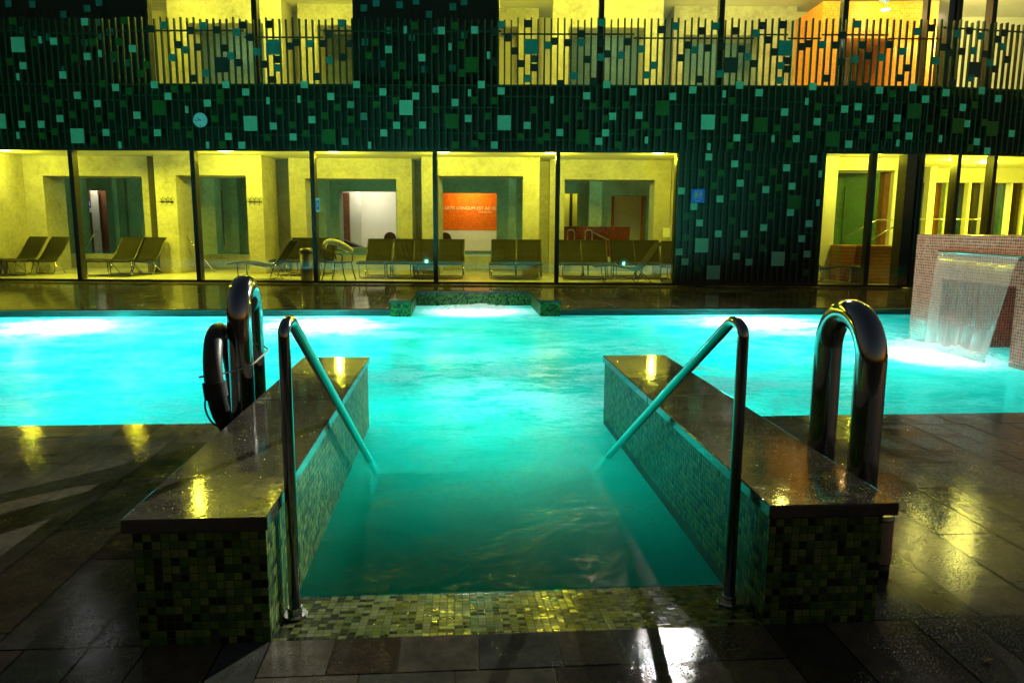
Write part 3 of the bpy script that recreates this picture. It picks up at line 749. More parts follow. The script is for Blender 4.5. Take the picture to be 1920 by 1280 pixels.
# dim tiles fixed on the recessed upper wall
rec = []
for (px, py) in [(15,7),(60,8),(163,16),(118,27),(185,4),(42,57),(64,62),(87,70),(158,80),(190,68),(240,118),(182,42),(205,60),(216,110),(118,130),(682,15),(749,9),(849,13),(804,27),(727,57),(684,79),(772,70),(716,120),(848,128),(870,66),(817,58),(796,130),(705,6),(780,2),(870,3)]:
    x, z_ = fac(px, py, .5); rec.append((1, (x - .075, x + .075, .51, .525, z_ - .075, z_ + .075)))
panel_parts('recessed_panel', rec, M['teal_panel'])

# ---- windows: each bay a window with frame and pane
def window(x0, x1, z0, z1, d, fw=.06, dep=.14, name='window'):
    f = BM()
    box(f, x0, x1, d, d + dep, z1 - fw, z1); box(f, x0, x1, d, d + dep, z0, z0 + fw)
    box(f, x0, x0 + fw, d + .002, d + dep * 1.6, z0 + fw, z1 - fw); box(f, x1 - fw, x1, d + .002, d + dep * 1.6, z0 + fw, z1 - fw)
    bend(f); w = obj(name, f, M['dark_metal'], bld)
    p = BM(); box(p, x0 + fw * .6, x1 - fw * .6, d + .06, d + .07, z0 + fw * .5, z1 - fw * .5)
    bend(p); obj('pane', p, M['glass'], w)
    return w
gx = [fac(px, 405, .03)[0] for px in (-115, 140, 366, 588, 816, 1045, 1270)]
for a, c in zip(gx[:-1], gx[1:]): window(a, c, Z0, ZG + .045, .03, .05)
gx2 = [fac(px, 405, .03)[0] for px in (1538, 1633, 1720)]
for a, c in zip(gx2[:-1], gx2[1:]): window(a, c, Z0, ZG + .045, .03, .05)
gx3 = [gx2[-1] + .02] + [fac(px, 405, .03)[0] for px in (1800, 1878, 2000)]
for a, c in zip(gx3[:-1], gx3[1:]): window(a, c, Z0, ZG + .045, .03, .05)
b = BM(); xx = gx2[-1]; box(b, xx - .30, xx - .07, .10, .5, Z0, ZG); obj('corner_post', b, M['dark_metal'], bld)
ux = [upx(px) for px in (275, 478, 667)]
for a, c in zip(ux[:-1], ux[1:]): window(a, c, UPF + .1, 7.75, .56)
ux = [upx(px) for px in (931, 1127, 1352, 1583, 1742, 1815, 1890, 2000)]
for a, c in zip(ux[:-1], ux[1:]): window(a, c, UPF + .1, 7.75, .56)
b = BM(); xx = upx(1815); box(b, xx - .22, xx - .02, .66, 1.0, UPF + .1, 7.75); bend(b); obj('corner_post', b, M['dark_metal'], bld)

# ---- interior shell
CZ = 3.27
b = BM(); box(b, XL, XR, .3, 14, -.4, Z0 - .005); obj('lounge_floor', b, plain('pale_floor', (.58, .56, .5), .3), bld)
b = BM(); box(b, XL, XB, .3, 14, CZ, CZ + .2); box(b, XB, XR, 2.2, 14, CZ, CZ + .2); box(b, XB, XB + 4.5, 1.0, 2.2, CZ, CZ + .2); box(b, XB, XB + 1.6, .62, 1.0, CZ, CZ + .2); obj('lounge_ceiling', b, M['soffit'], bld)
b = BM(); box(b, XL, XR, 1.2, 14, UPF - .2, UPF + .05); obj('upper_floor', b, M['plaster'], bld)
UC = 7.45
b = BM(); box(b, XL, XR, .8, 14, UC, UC + .3); obj('upper_ceiling', b, M['soffit'], bld)
b = BM(); box(b, XL, XR, 13.8, 14, -.4, UC); box(b, XL - .2, XL, 0, 14, -.4, ZTOP); box(b, XR, XR + .2, 3, 14, -.4, ZTOP); obj('back_wall', b, M['concrete_green'], bld)
b = BM(); box(b, XL, XR, .8, 14, ZTOP - .2, ZTOP); obj('roof', b, M['cladding'], bld)

def portal(px0, px1, ox0, ox1, oy, d, thick, cz=CZ, zb=Z0, pyref=400, mat='concrete', ext=0):
    x0, x1 = fac(px0, pyref, d)[0], fac(px1, pyref, d)[0]; a, c = fac(ox0, pyref, d)[0], fac(ox1, pyref, d)[0]
    zo = fac((ox0 + ox1) / 2, oy, d)[1]
    b = BM(); box(b, x0, a, d, d + thick, zb, cz - .002); box(b, c, x1, d, d + thick, zb, cz - .002); box(b, a, c, d, d + thick, zo, cz - .002)
    bmesh.ops.remove_doubles(b, verts=b.verts, dist=1e-5)
    obj('concrete_portal', b, M[mat], bld); return a, c, zo
PORT = [(50, 282, 86, 270, 330, 3.5, 1.0), (294, 494, 333, 464, 329, 3.1, 1.2), (544, 773, 574, 744, 335, 3.9, .9), (791, 1011, 822, 980, 330, 3.3, 1.1), (1030, 1256, 1058, 1226, 337, 4.0, .9)]
for p in PORT: portal(*p)
def wall(px0, px1, y0, y1, d, th, mat, name='partition', pyref=400, z0=None, z1=None):
    x0, x1 = fac(px0, pyref, d)[0], fac(px1, pyref, d)[0]
    zz1 = z1 if z1 is not None else fac((px0 + px1) / 2, y0, d)[1]; zz0 = z0 if z0 is not None else fac((px0 + px1) / 2, y1, d)[1]
    b = BM(); box(b, x0, x1, d, d + th, zz0, zz1); return obj(name, b, M[mat] if isinstance(mat, str) else mat, bld)
# short walls that close the gaps between the portals
for (a, c) in ((-200, 48), (282, 296), (492, 546), (772, 793), (1009, 1032), (1255, 1300)):
    wall(a, c, 300, 520, 4.6, .2, 'concrete', z0=Z0, z1=CZ - .004)
b = BM(); x_ = fac(46, 400, 3.4)[0]; box(b, x_ - .3, x_, 1.4, 4.6, Z0, CZ - .006); obj('side_wall', b, M['concrete'], bld)
b = BM(); x_ = fac(1285, 400, 2.0)[0]; box(b, x_, x_ + .2, .4, 4.6, Z0, CZ - .006); obj('side_wall', b, M['concrete'], bld)
# raised indoor pool behind the portals
zp = fac(600, 479, 5.4)[1]
b = BM(); box(b, fac(60, 400, 5.4)[0], fac(1250, 400, 5.4)[0], 5.4, 5.7, Z0, zp); obj('indoor_pool_wall', b, M['concrete'], bld)
b = BM(); box(b, fac(60, 400, 5.7)[0], fac(1250, 400, 5.7)[0], 5.702, 8.8, zp - .15, zp - .03)
m_, nt, out = new_mat('indoor_pool_water'); bsdf(nt, out, Base_Color=(.02, .45, .6), Roughness=.1); obj('indoor_pool_water', b, m_, bld)
# cool concrete second row with its openings
def second(px0, px1, holes, d=9.0, th=.6, mat='concrete_green'):
    x0, x1 = fac(px0, 400, d)[0], fac(px1, 400, d)[0]
    b = BM(); cur = x0
    for (h0, h1, hy0, hy1) in holes:
        a, c = fac(h0, 400, d)[0], fac(h1, 400, d)[0]; zt = fac(h0, hy0, d)[1]; zl = fac(h0, hy1, d)[1]
        box(b, cur, a, d, d + th, Z0, CZ - .01); box(b, a, c, d, d + th, zt, CZ - .01); box(b, a, c, d, d + th, Z0, max(zl, Z0 + .01)); cur = c
    box(b, cur, x1, d, d + th, Z0, CZ - .01)
    bmesh.ops.remove_doubles(b, verts=b.verts, dist=1e-5)
    obj('inner_concrete_wall', b, M[mat], bld)
second(-300, 1420, [(150, 201, 356, 476), (404, 419, 357, 460), (636, 743, 358, 464), (827, 931, 361, 470), (1058, 1084, 362, 476), (1146, 1211, 367, 452)])
for (a, c, d) in ((116, 150, 7.2), (214, 222, 8.2), (372, 404, 6.6), (432, 446, 8.4), (598, 612, 7.6), (953, 968, 7.4), (1104, 1128, 7.8)):
    wall(a, c, 300, 476, d, .5, 'concrete_green', 'inner_pillar', z0=Z0, z1=CZ - .008)
# what shows through those openings
wall(146, 206, 340, 480, 10.6, .05, 'door_wood', 'brown_door')
wall(172, 186, 354, 476, 10.4, .04, 'white_wall', 'white_door_panel')
wall(620, 760, 345, 470, 11.8, .1, 'white_wall', 'white_back_wall')
wall(642, 655, 362, 462, 11.0, .1, 'door_wood', 'brown_pillar')
wall(655, 677, 350, 464, 11.2, .1, 'plaster', 'plaster_pillar')
wall(815, 945, 345, 431, 11.0, .1, 'mosaic_orange', 'orange_wall')
wall(815, 945, 432.5, 470, 10.9, .3, 'plaster', 'counter_front')
wall(1050, 1095, 350, 430, 10.6, .1, 'plaster', 'lit_wall')
wall(1068, 1073, 350, 430, 10.5, .1, 'black', 'dark_jamb')
wall(1130, 1225, 350, 460, 12.2, .1, 'plaster', 'room_wall')
wall(1146, 1151, 365, 452, 9.8, .2, 'mosaic_orange', 'orange_jamb'); wall(1203, 1216, 365, 452, 11.5, .2, 'mosaic_orange', 'orange_jamb')
wall(1040, 1182, 425, 480, 6.4, 1.4, 'mosaic_wine', 'wine_mosaic_plinth')
# lettering on the orange wall
def text(body, px, py, size, d, mat, name, parent):
    cu = bpy.data.curves.new(name, 'FONT'); cu.body = body; cu.size = size; cu.extrude = .004; cu.align_x = 'LEFT'
    to = bpy.data.objects.new('tmp', cu); COL.objects.link(to)
    dg = bpy.context.evaluated_depsgraph_get(); me = bpy.data.meshes.new_from_object(to.evaluated_get(dg))
    COL.objects.unlink(to); bpy.data.objects.remove(to)
    me.materials.clear(); me.materials.append(M[mat])
    o = bpy.data.objects.new(name, me); COL.objects.link(o); o.parent = parent
    x, z_ = fac(px, py, d); o.matrix_local = Matrix.Translation((x, d, z_)) @ Matrix.Rotation(R(90), 4, 'X'); return o
text('S SATIS LONGUM EST AD BENE', 827.5, 393, .165, 10.98, 'gold', 'wall_lettering', bld)
text('CA DUREE DE LA', 897, 399, .07, 10.98, 'gold', 'wall_lettering', bld)

# right hand lounge
wall(1530, 1566, 300, 520, 2.6, .25, 'plaster', 'yellow_wall', z0=Z0, z1=CZ - .004)
wall(1560, 1680, 316, 520, 4.4, .2, 'green_panel', 'inner_concrete_wall', z0=Z0)
wall(1560, 1680, 300, 319, 3.0, 1.3, 'plaster', 'plaster_lintel', z1=CZ - .004)
wall(1582, 1650, 350, 480, 4.33, .07, 'green_panel', 'recessed_panel')
wall(1654, 1664, 300, 520, 3.6, .3, 'door_wood', 'brown_pillar', z0=Z0, z1=CZ - .004)
wall(1671, 1713, 300, 520, 3.4, .4, 'plaster', 'yellow_wall', z0=Z0, z1=CZ - .004)
wall(1738, 1750, 330, 520, 6.0, .3, 'plaster', 'yellow_wall', z0=Z0, z1=CZ - .004)
wall(1690, 2100, 330, 520, 9.0, .2, 'green_panel', 'inner_concrete_wall', z0=Z0, z1=CZ - .004)
wall(1752, 1762, 345, 520, 7.0, .2, 'door_wood', 'brown_pillar', z0=Z0)
for px, w_, mt in ((1769, 4, 'concrete_green'), (1778, 12, 'dark_metal'), (1812, 5, 'plaster'), (1822, 8, 'dark_metal'), (1842, 5, 'plaster'), (1855, 9, 'dark_metal')):
    wall(px, px + w_, 338, 520, 6.5, .25, mt, 'glazing_post', z0=Z0)
wall(1876, 2200, 343, 520, 6.8, .3, 'green_panel', 'inner_concrete_wall', z0=Z0)
wall(1890, 1894, 343, 520, 6.5, .25, 'plaster', 'glazing_post', z0=Z0); wall(1903, 1909, 343, 520, 6.5, .25, 'dark_metal', 'glazing_post', z0=Z0); wall(1916, 1919, 343, 520, 6.5, .25, 'plaster', 'glazing_post', z0=Z0)
wall(1735, 2200, 300, 343, 6.45, .4, 'plaster', 'plaster_lintel', z1=CZ - .006)
# timber clad stair box with steel handrails
sb = thing('timber_stair_box', 'larch boarded stair box with thin handrails behind the right glass', 'stair box', FM)
def pbox(px0, px1, y0, d0, d1, mat, nm):
    x0, x1 = fac(px0, 480, d0)[0], fac(px1, 480, d0)[0]; z1 = fac(px0, y0, d0)[1]
    b = BM(); box(b, x0, x1, d0, d1, Z0, z1); obj(nm, b, M[mat], sb, bevel=.01)
pbox(1577, 1624, 460, 1.9, 2.6, 'wood', 'board_box'); pbox(1628, 1697, 461, 1.2, 2.4, 'wood', 'board_box'); pbox(1599, 1626, 500, 1.5, 1.88, 'wood', 'board_step')
def frail(pts, d, r=.016):
    b = BM(); tube(b, [Vector((fac(x, y, d)[0], d, fac(x, y, d)[1])) for x, y in pts], r, 8); obj('stair_handrail', b, M['steel'], sb)
frail([(1583, 458), (1583, 446), (1646, 412), (1694, 412)], 1.7); frail([(1632, 460), (1632, 450), (1697, 414)], 1.3)
frail([(1715, 411), (1836, 411), (1858, 424)], 4.4)

# ---- upper interior
UZ = UPF + .05
portal(317, 530, 351, 495, 44, 3.6, 1.0, UC, UZ, 90)
portal(560, 700, 595, 760, 48, 4.2, 1.0, UC, UZ, 90)
portal(880, 1010, 835, 972, 50, 4.6, .8, UC, UZ, 90)
portal(1036, 1242, 1066, 1208, 52, 3.6, 1.0, UC, UZ, 90)
portal(1262, 1490, 1284, 1425, 66, 4.4, 1.0, UC, UZ, 90)
wall(200, 1500, 0, 160, 7.0, .2, 'concrete_green', 'inner_concrete_wall', 90, z0=UZ, z1=UC - .003)
for (a, c, d) in ((282, 318, 4.9), (528, 562, 5.0), (700, 1040, 5.6), (1240, 1264, 5.6)): wall(a, c, 0, 160, d, .2, 'plaster', 'yellow_wall', 90, z0=UZ, z1=UC - .005)
# orange mosaic core
x0, x1 = fac(1540, 60, 2.6)[0], fac(1782, 60, 2.6)[0]; xo0, xo1 = fac(1585, 60, 2.6)[0], fac(1672, 60, 2.6)[0]; zo = fac(1620, 72, 2.6)[1]; zt = fac(1620, 3, 2.6)[1]
b = BM(); box(b, x0, xo0, 2.6, 4.8, UZ, zt); box(b, xo1, x1, 2.6, 4.8, UZ, zt); box(b, xo0, xo1, 2.6, 4.8, zo, zt); bmesh.ops.remove_doubles(b, verts=b.verts, dist=1e-5)
obj('orange_mosaic_core', b, M['mosaic_core'], bld)
b = BM(); xa = fac(1482, 60, 4.8)[0]; quad(b, [(x0 - .003, 2.6, UZ), (xa, 4.8, UZ), (xa, 4.8, zt), (x0 - .003, 2.6, zt)]); box(b, xa - .01, x0, 4.79, 4.9, UZ, zt); obj('orange_mosaic_flank', b, M['mosaic_core'], bld)
b = BM(); box(b, x0 - .5, x1 + .2, 4.9, 5.1, UZ, UC - .01); obj('yellow_wall', b, M['plaster'], bld)
wall(1780, 2100, 0, 160, 5.4, .2, 'plaster', 'yellow_wall', 90, z0=UZ, z1=UC - .007)

# ------------------------------------------------------------------ fittings on the facade
ck = thing('wall_clock', 'round pale blue wall clock on the dark slatted front', 'clock', FM @ Matrix.Translation((fac(375.5, 225.5, -.24)[0], -.24, fac(375.5, 225.5, -.24)[1])))
b = BM(); disc(b, (0, 0, 0), .172, 40, 'y', .05); obj('case', b, M['black'], ck, bevel=.004)
b = BM(); disc(b, (0, -.006, 0), .16, 40, 'y', .005); obj('dial', b, M['clock'], ck)
b = BM()
for k in range(12):
    a = R(30 * k); r0 = .118 if k % 3 else .105
    box(b, -.005, .005, -.010, -.0075, r0, .142, M4=Matrix.Rotation(a, 4, 'Y'))
obj('hour_marks', b, M['black'], ck)
for nm, ang, ln, w_ in (('hour_hand', -52, .08, .007), ('minute_hand', 262, .115, .005)):
    b = BM(); box(b, -w_, w_, -.014, -.011, -.02, ln, M4=Matrix.Rotation(R(ang), 4, 'Y')); obj(nm, b, M['black'], ck)
x, z_ = fac(1308.5, 367, -.13)
ws = thing('toilet_sign', 'blue square toilet sign with white figures and arrow', 'sign', FM @ Matrix.Translation((x, -.14, z_)))
b = BM(); box(b, -.155, .155, 0, .012, -.155, .155); obj('board', b, M['blue_sign'], ws, bevel=.015)
def person_icon(cx, skirt):
    b = BM(); disc(b, (cx, -.004, .1), .018, 14, 'y', .003)
    prof = [(-.012, .075), (.012, .075), (.035, .065), (.043, .01), (.033, .01), (.024, .045)]
    prof = [(-.035, .07), (.035, .07), (.046, .0), (.034, .0), (.022, .045)]
    if skirt: low = [(.045, -.03), (.016, -.03), (.014, -.085), (-.014, -.085), (-.016, -.03), (-.045, -.03)]
    else: low = [(.022, -.085), (.004, -.085), (.002, -.02), (-.002, -.02), (-.004, -.085), (-.022, -.085)]
    pts = [(cx + a, -.004, c) for a, c in prof + low] + [(cx - .022, -.004, .045), (cx - .034, -.004, 0), (cx - .046, -.004, 0)]
    quad(b, pts); bmesh.ops.solidify(b, geom=b.faces[:] , thickness=.001); return b
for cx, s in ((-.062, True), (.062, False)): obj('figure_symbol', person_icon(cx, s), M['white_sign'], ws)
b = BM(); box(b, -.004, .004, -.004, -.001, -.07, .12); obj('divider_line', b, M['white_sign'], ws)
b = BM(); box(b, -.04, .05, -.004, -.001, -.122, -.114); quad(b, [(-.062, -.003, -.118), (-.03, -.003, -.1), (-.03, -.003, -.136)]); obj('arrow_symbol', b, M['white_sign'], ws)
x, z_ = fac(595.5, 384.5, .0)
ds = thing('door_sign', 'narrow white notice with blue pictogram on the window mullion', 'sign', FM @ Matrix.Translation((x, .0, z_)))
b = BM(); box(b, -.045, .045, 0, .01, -.165, .165); obj('board', b, M['white_sign'], ds)
b = BM(); box(b, -.03, .03, -.004, -.001, -.1, .1); obj('pictogram', b, M['blue_sign'], ds)
b = BM(); box(b, -.012, .012, -.007, -.005, -.05, .04); disc(b, (0, -.007, .06), .014, 12, 'y', .002); obj('pictogram_figure', b, M['white_sign'], ds)
x, z_ = fac(1658, -3, 1.6)
hs = thing('hanging_sign', 'blue hanging direction sign at the upper right ceiling', 'sign', FM @ Matrix.Translation((x, 1.6, z_)) @ Matrix.Rotation(R(25), 4, 'Y'))
b = BM(); box(b, -.12, .12, 0, .015, -.11, .11); obj('board', b, M['blue_sign'], hs)
b = BM(); box(b, -.1, .1, -.004, -.001, -.1, -.085); box(b, -.08, -.05, -.004, -.001, -.075, -.02); box(b, -.02, .0, -.004, -.001, -.075, -.01); box(b, .03, .08, -.004, -.001, -.075, -.05); obj('white_marks', b, M['white_sign'], hs)
# coat hooks and small signs on the concrete
def hooks(px, py, d, label):
    x, z_ = fac(px, py, d); t = thing('coat_hooks', label, 'coat hooks', FM @ Matrix.Translation((x, d, z_)), 'coat hook racks')
    b = BM(); box(b, -.19, .19, -.035, -.005, -.012, .006); obj('rail', b, M['dark_metal'], t)
    for k in range(3):
        b = BM(); q = (k - 1) * .13
        tube(b, [(q - .05, -.07, .12), (q, -.05, .06), (q + .01, -.03, 0), (q + .01, -.06, -.09), (q - .02, -.08, -.11)], .008, 6); tube(b, [(q + .06, -.07, .12), (q + .012, -.05, .05)], .008, 6)
        obj('hook', b, M['dark_metal'], t)
hooks(313, 378, 3.1, 'dark coat hook rack on the concrete pier left of the second mullion'); hooks(478, 378, 3.1, 'dark coat hook rack on the bright concrete pier right of the second mullion')
x, z_ = fac(165, 386, 10.5)
for i, (px, py, w_, h_, mt, lb) in enumerate(((159.5, 383, .16, .24, 'blue_sign', 'small blue door sign, farther left of two on the brown door'), (168.5, 382, .15, .22, 'blue_sign', 'small blue door sign beside the white door strip'), (169.5, 394, .14, .16, 'white_sign', 'small pale notice below the blue door signs'))):
    x, z_ = fac(px, py, 10.5); b = BM(); box(b, -w_ / 2, w_ / 2, 0, .02, -h_ / 2, h_ / 2)
    if mt == 'blue_sign':
        box(b, -.02, .02, -.004, -.001, -.06, .03, 1); disc(b, (0, -.004, .06), .02, 10, 'y', .003, 1)
    o = obj('door_sign', b, [M[mt], M['white_sign']], mat4=FM @ Matrix.Translation((x, 10.48, z_))); tag(o, lb, 'sign')
x, z_ = fac(1251, 436, 3.99); b = BM(); box(b, -.12, .12, 0, .009, -.13, .13); tag(obj('wall_notice', b, M['white_sign'], mat4=FM @ Matrix.Translation((x, 3.985, z_)), bevel=.004), 'pale square notice on the far right concrete pier', 'notice')

# ------------------------------------------------------------------ loungers
def lounger_proto():
    t = thing('sun_lounger', 'x', 'sun lounger', None, 'woven loungers behind the glass')
    prof = [(-.86, .40), (-.70, .43), (-.50, .445), (-.30, .42), (-.10, .375), (.08, .345), (.22, .36), (.32, .42), (.42, .54), (.52, .69), (.62, .84), (.70, .95), (.735, .985)]
    p = fillet([(0, y, z) for y, z in prof], .06, 3)
    b = BM(); W = .335; prev = None
    for q in p:
        cur = [b.verts.new((-W + 2 * W * j / 6, q.y, q.z)) for j in range(7)]
        if prev:
            for j in range(6): f = b.faces.new((prev[j], prev[j + 1], cur[j + 1], cur[j])); f.smooth = True
        prev = cur
    o = obj('woven_seat', b, M['woven'], t); s = o.modifiers.new('thick', 'SOLIDIFY'); s.thickness = .03
    for sx in (-1, 1):
        b = BM(); x = sx * (W + .008)
        tube(b, [(x, q.y, q.z - .012) for q in p], .014, 8); obj('side_rail', b, M['dark_metal'], t)
    for (ya, yb, yc) in ((-.62, -.55, -.5), (.30, .22, .45)):
        b = BM(); za = .42 if ya < 0 else .40
        pts = [(-W, ya, za), (-W, yb - .05, .02), (W, yb - .05, .02), (W, ya, za)]
        tube(b, fillet(pts, .05, 4), .014, 8)
        obj('leg_hoop', b, M['steel'], t)
    for sx in (-1, 1):
        b = BM(); tube(b, [(sx * W, .18, .345), (sx * W, .52, .02)], .013, 8); obj('leg', b, M['steel'], t)
    return t
LP = lounger_proto(); used = [False]
def lounger(px, d, rot, label):
    o = LP if not used[0] else copy_tree(LP); used[0] = True
    x = fac(px, 505, d)[0]
    o.matrix_world = FM @ Matrix.Translation((x, d, Z0)) @ Matrix.Rotation(R(rot), 4, 'Z'); o['label'] = label
for args in (
    (30, 2.3, -20, 'left lounger of the pair in the leftmost glass bay'), (73, 2.2, -20, 'right lounger of the pair in the leftmost glass bay'),
    (216, 2.4, -14, 'left lounger of the pair under the first big concrete opening'), (259, 2.35, -14, 'right lounger of the pair under the first big concrete opening'),
    (500, 1.15, -88, 'single lounger in side view left of the steel bin'), (553, 3.0, -6, 'left lounger of the pair half hidden behind the bin'), (597, 3.0, -6, 'right lounger of the pair behind the chair with rolled towel'),
    (706, 2.3, 0, 'left lounger of the pair in front of the white lit room'), (757, 2.3, 0, 'right lounger of the pair in front of the white lit room'),
    (798, 2.2, 3, 'lounger just left of the middle mullion'), (845, 2.2, 3, 'lounger just right of the middle mullion below the orange wall'),
    (944, 2.3, 0, 'left lounger of the pair right of the orange wall'), (991, 2.3, 0, 'right lounger of the pair right of the orange wall'),
    (1073, 2.4, 4, 'left lounger of the pair in front of the wine red plinth'), (1119, 2.4, 4, 'right lounger of the pair in front of the wine red plinth'),
    (1172, 2.7, 2, 'left lounger of the pair behind the side-on lounger'), (1219, 2.7, 2, 'right lounger of the pair behind the side-on lounger'),
    (1178, 1.0, -88, 'single lounger in side view in the bay beside the dark pier'), (1264, 1.7, -10, 'lounger cut off by the dark pier edge'),
    (1552, 1.6, 55, 'lounger seen at the edge of the right glass bay')): lounger(*args)

# chair, towel roll, bin, dark chairs
x = fac(634, 505, .9)[0]
ch = thing('arm_chair', 'dark metal arm chair with a rolled cream towel over its back', 'chair', FM @ Matrix.Translation((x, .95, Z0)) @ Matrix.Rotation(R(75), 4, 'Z'))
b = BM(); box(b, -.25, .25, -.25, .25, .43, .46); obj('seat', b, M['dark_metal'], ch, bevel=.01)
b = BM(); tube(b, fillet([(-.26, .2, .5), (-.26, .32, .88), (.26, .32, .88), (.26, .2, .5)], .08, 5), .016, 8)
for k in range(5): tube(b, [(-.18 + k * .09, .27, .5), (-.18 + k * .09, .32, .87)], .007, 6)
obj('backrest', b, M['dark_metal'], ch)
for sx in (-1, 1):
    b = BM(); tube(b, fillet([(sx * .27, .29, .78), (sx * .28, .0, .7), (sx * .27, -.26, .64), (sx * .26, -.24, .45)], .06, 4), .015, 8); obj('armrest', b, M['dark_metal'], ch)
    for sy in (-1, 1):
        b = BM(); tube(b, [(sx * .23, sy * .23, .45), (sx * .25, sy * .27, .2), (sx * .26, sy * .33, 0)], .016, 8); obj('leg', b, M['dark_metal'], ch)
b = BM(); pts = fillet([(-.15, .30, .78), (-.05, .30, .95), (.1, .1, .93), (.2, -.15, .8), (.22, -.28, .72)], .1, 5)
tube(b, pts, [.05 + .03 * math.sin(math.pi * i / (len(pts) - 1)) for i in range(len(pts))], 12)
tag(obj('rolled_towel', b, M['towel'], mat4=FM @ Matrix.Translation((x, .95, Z0)) @ Matrix.Rotation(R(75), 4, 'Z')), 'rolled cream towel draped over the dark arm chair', 'towel')
x = fac(576, 500, .8)[0]
bn = thing('waste_bin', 'tall grey steel waste bin beside the third mullion', 'bin', FM @ Matrix.Translation((x, .75, Z0)))
b = BM(); tube(b, [(0, 0, 0), (0, 0, .02), (0, 0, .66)], [.12, .14, .165], 28); obj('body', b, M['bin'], bn)
b = BM(); tube(b, [(0, 0, .661), (0, 0, .74), (0, 0, .79)], [.172, .168, .14], 28); obj('lid', b, M['bin'], bn)
for px, d, lb in ((732, 9.75, 'dark round chair back in front of the white lit room'), (835, 9.75, 'dark round chair back below the orange wall')):
    x = fac(px, 460, d)[0]; t = thing('round_chair', lb, 'chair', FM @ Matrix.Translation((x, d, Z0)), 'dark round backed chairs in the far rooms')
    b = BM(); tube(b, [(0, -.05, .86 + .0), (0, .0, .86)], .22, 24); obj('backrest', b, M['red_plastic'], t)
    b = BM(); tube(b, [(0, 0, .45), (0, 0, .5)], .22, 20); obj('seat', b, M['red_plastic'], t)
    b = BM(); tube(b, [(0, 0, 0), (0, 0, .45)], .03, 10); tube(b, [(0, .05, .45), (0, .0, .8)], .02, 8); obj('stem', b, M['dark_metal'], t)
# handrails of the indoor pool
def loops(pts, d, label):
    b = BM(); tube(b, fillet([Vector((fac(x, y, d)[0], d, fac(x, y, d)[1])) for x, y in pts], .12, 6), .022, 10)
    tag(obj('pool_ladder_rail', b, M['steel'], mat4=FM), label, 'handrail', 'indoor pool rails')
loops([(1064, 480), (1064, 431), (1077, 431), (1077, 478)], 5.9, 'looped rail nearest the mullion before the wine red plinth'); loops([(1097, 480), (1097, 431), (1110, 431), (1110, 478)], 5.9, 'looped rail farther right before the wine red plinth')
loops([(342, 452), (342, 443), (352, 443), (360, 455), (404, 512)], 3.6, 'dark stair rail sloping down behind the second mullion')
loops([(150, 475), (181, 433)], 6.0, 'short dark rail sloping up before the brown door'); loops([(384, 418), (420, 444)], 7.0, 'thin pale rail on the shaded concrete pier')
loops([(1108, 434), (1165, 462)], 6.2, 'thin straight rail sloping right past the wine red plinth')
# planter slope inside the white lit room
b = BM(); d = 9.7
p = [(636, 447), (676, 463), (676, 470), (636, 464)]
pts = [fac(x, y, d) for x, y in p]
lo = [b.verts.new((x, d, z_)) for x, z_ in pts]; hi = [b.verts.new((x, d + .5, z_)) for x, z_ in pts]
b.faces.new(lo); b.faces.new(hi)
for i in range(4): b.faces.new((lo[i], lo[(i + 1) % 4], hi[(i + 1) % 4], hi[i]))
tag(obj('dark_ramp', b, M['black'], mat4=FM), 'dark sloping ledge at the foot of the white lit room', 'ledge')

# ------------------------------------------------------------------ lamps inside
Y_COL = (1, .88, .03)
def downlight(px, d, zc, label, mat='lamp_yellow', r=.13, power=270, col=Y_COL, grp='round lounge downlights', light=True, pyr=290):
    x = fac(px, pyr, d)[0]
    t = thing('ceiling_light', label, 'ceiling light', FM @ Matrix.Translation((x, d, zc)), grp)
    b = BM(); tube(b, [(0, 0, -.012), (0, 0, 0)], r + .03, 24); obj('trim_ring', b, M['white_sign'], t)
    b = BM(); tube(b, [(0, 0, -.02), (0, 0, -.0125)], r, 24); obj('lens', b, M[mat], t)
    if light: lamp('downlight_lamp', 'POINT', FM @ Vector((x, d, zc - .16)), power * .68, col, .06)
for px, lb in ((8, 'round downlight above the leftmost loungers'), (422, 'round downlight right of the second mullion'), (625, 'round downlight above the rolled towel chair'), (832, 'round downlight above the orange wall'), (1032, 'round downlight left of the fifth mullion'), (1235, 'round downlight next to the dark pier')):
    downlight(px, 1.85, CZ - .001, lb, power=random.uniform(190, 340))
lamp('downlight_lamp', 'AREA', FM @ Vector((fac(215, 290, 1.45)[0], 1.45, CZ - .03)), 190, Y_COL, .25, aim=FM @ Vector((fac(215, 290, 1.45)[0], 1.45, 0)), spread=R(165))
for px, d, lb in ((1650, 1.5, 'round downlight in the right lounge above the stair box'), (1790, 3.4, 'small round downlight deep in the corner room'), (1853, 1.8, 'large round downlight in the corner glass bay'), (1847, 4.2, 'small round downlight behind the corner bay')):
    downlight(px, d, CZ - .001, lb, power=260)
for px, d, w_, lb in ((188, 6.0, 42, 'small spot under the first concrete opening'), (433, 5.6, 30, 'small spot in the second concrete opening'), (661, 6.0, 40, 'small spot above the white lit room'), (898, 6.0, 40, 'small spot above the orange wall'), (1136, 6.2, 40, 'small spot above the wine red plinth')):
    zc = fac(px, 333, d)[1]
    downlight(px, d, CZ - .012, lb, 'lamp_white', .07, w_, (.36, 1, .38), 'small spots inside the concrete openings', pyr=400)
lamp('unseen_room_lamp', 'AREA', FM @ Vector((fac(690, 400, 10.6)[0], 10.6, 3.1)), 45, (1, .86, .6), .5, aim=FM @ Vector((fac(700, 400, 11.6)[0], 11.6, 1)))
lamp('unseen_room_lamp', 'AREA', FM @ Vector((fac(880, 400, 10.2)[0], 10.2, 3.0)), 60, (1, .8, .3), .3, aim=FM @ Vector((fac(880, 400, 11)[0], 11.2, 1)))
